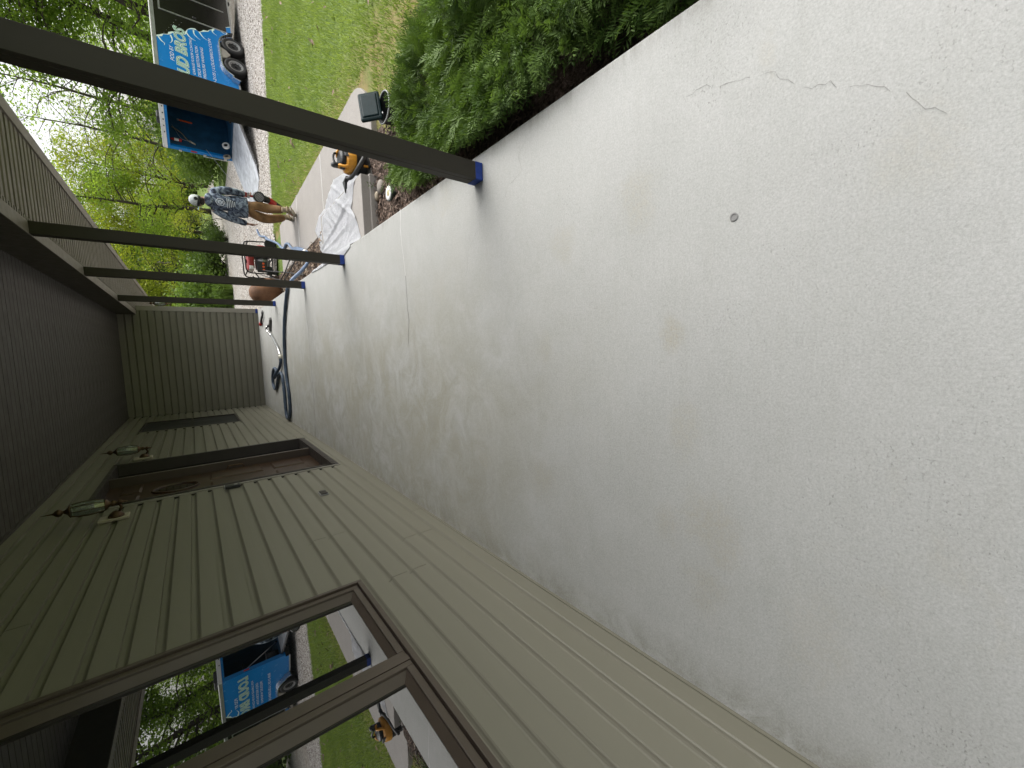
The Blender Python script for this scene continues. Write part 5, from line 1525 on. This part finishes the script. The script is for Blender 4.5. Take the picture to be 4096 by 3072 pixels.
place('b', 31, 29.2, 1.02, "straight trunked tree above the trailer roof vent", G1)
place('a', 30, 26.6, .95, "leafy tree behind the first post, over the trailer's rear", G1)
place('b', 33, 39.0, 1.1, "tall tree at the right frame edge beyond the driveway", G1)
place('d', 36, 23.6, 1.0, "thin branched sparse tree against the white sky gap", G2)
place('d', 39, 21.0, .92, "half bare slender tree left of the trailer opening", G2)
place('d', 42, 25.2, 1.05, "sparse twiggy tree seen beside the first post against sky", G2)
place('c', 43, 18.2, 1.0, "yellow green tree rising just left of the sky gap", G2)
place('a', 41, 15.6, .86, "rounded bright green tree behind the walking person", G2)
place('c', 47, 13.2, 1.1, "dense yellow green tree left of the walking person", G2)
place('a', 46, 11.2, .95, "broad green tree behind the second porch post", G2)
place('e', 52, 9.4, 1.1, "big dark trunked tree between second and third posts", G2)
place('c', 40, 7.6, .95, "light green tree seen between the third and fourth posts", G2)
place('c', 38, 5.6, .92, "yellow green tree just right of the end wall corner", G2)
place('a', 43, 3.4, 1.0, "leafy tree mostly hidden behind the end wall", G2)
bl = "woodland tree standing in the back row beyond the meadow"
for i in range(16):
    az = 2 + i * 2.0 + rnd.uniform(-.6, .6) if i < 11 else 24 + (i - 11) * 4.2
    place('abec'[i % 4], rnd.uniform(58, 80) if not 19 < az < 26 else rnd.uniform(75, 92), az, rnd.uniform(.8, 1.0) if not 19 < az < 26 else .62, bl, G3)
bl2 = "tree beyond the frame edge mirrored in the window glass"
for i in range(13):
    az = 42 + i * 4.2
    place('abea'[i % 4], rnd.uniform(26, 36), az, rnd.uniform(.9, 1.1), bl2, "trees mirrored in the window")
for i in range(9):
    az = 40 + i * 6
    place('h', rnd.uniform(24, 28), az, 1.2, "green shrub under the trees mirrored in the window", "shrubs mirrored in the window", table=BP)
G4 = "shrubs across the driveway"
place('h', 27.5, 22.0, 1.05, "leafy hedge shrub immediately left of the open trailer", G4, table=BP)
place('h', 28.6, 24.4, 1.25, "leafy hedge shrub behind the trailer's open rear", G4, table=BP)
place('h', 31.5, 20.6, .9, "rounded shrub at the bend of the gravel lane", G4, table=BP)
place('c', 27.0, 13.0, .80, "dark cedar bush at the drive edge, closest to the second post", G4, table=BP)
place('c', 29.5, 13.5, .85, "dark cedar bush a little behind the drive edge cedar", G4, table=BP)
place('k', 29, 10.1, 1.0, "dark low shrub between the second and third posts", G4, table=BP)
place('k', 30, 8.5, 1.15, "dark spreading shrub right of the third post", G4, table=BP)
place('h', 28.5, 6.8, 1.1, "green shrub between third and fourth posts", G4, table=BP)
place('h', 28, 5.0, 1.1, "green shrub at the end wall corner", G4, table=BP)
for i in range(26):
    az = 1 + i * 1.65 + rnd.uniform(-.4, .4)
    place('hk'[i % 2], rnd.uniform(46, 74), az, rnd.uniform(1.0, 1.7), "undergrowth shrub at the foot of the far wood", "undergrowth shrubs of the far wood", table=BP)
# yellow sapling in the meadow
sap = tree_proto(9, 2.4, .30, .55, 40, 22, .05, M_LEAF_B, 0, .022, .34)
sap.name = "young_sapling"
sap.location = (30 * math.sin(math.radians(15)), 30 * math.cos(math.radians(15)), zbase(8, 29))
sap["label"] = "small yellow leaved sapling standing alone beyond the person"; sap["category"] = "sapling"
# ornamental grass clump
R = np.random.RandomState(77)
gr_ = thing("ornamental_grass", "bright green grass clump at the far driveway edge", "grass clump", (25.8 * math.sin(math.radians(7.1)), 25.8 * math.cos(math.radians(7.1)), -.52))
V = []
for i in range(420):
    a = R.uniform(0, 6.283); l_ = R.uniform(.5, 1.1); o_ = R.uniform(.05, .7); w_ = .014
    b0 = np.array([R.normal(0, .18), R.normal(0, .18), 0]); d = np.array([math.cos(a), math.sin(a), 0]); s_ = np.array([-math.sin(a), math.cos(a), 0]) * w_
    m_ = b0 + d * o_ * .4 + np.array([0, 0, l_ * .75]); e = b0 + d * o_ + np.array([0, 0, l_ * (.95 - .5 * o_)])
    V += [b0 - s_, b0 + s_, m_ + s_, m_ - s_, m_ - s_, m_ + s_, e + s_ * .2, e - s_ * .2]
gb = np_mesh("blades", V, np.arange(len(V)).reshape(-1, 4), M_LEAF_D, gr_, R.rand(len(V)))
gb["kind"] = "stuff"
# far-off wood closing the view
R = np.random.RandomState(99)
az = np.radians(R.uniform(-14, 100, 46000)); D = R.uniform(84, 112, 46000)
hgt = np.abs(R.normal(0, 1, 46000)) * 2.6
dip = np.where((np.degrees(az) > 18) & (np.degrees(az) < 27), .55, 1.0)
C = np.stack([D * np.sin(az), D * np.cos(az), -.4 + hgt * dip * (1 + .25 * np.sin(az * 37) + .2 * np.sin(az * 91))], 1)
V, Fq = leaf_quads(R, C, .42)
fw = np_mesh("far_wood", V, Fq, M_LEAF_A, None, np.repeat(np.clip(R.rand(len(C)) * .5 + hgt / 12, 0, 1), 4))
tag(fw, kind="stuff")
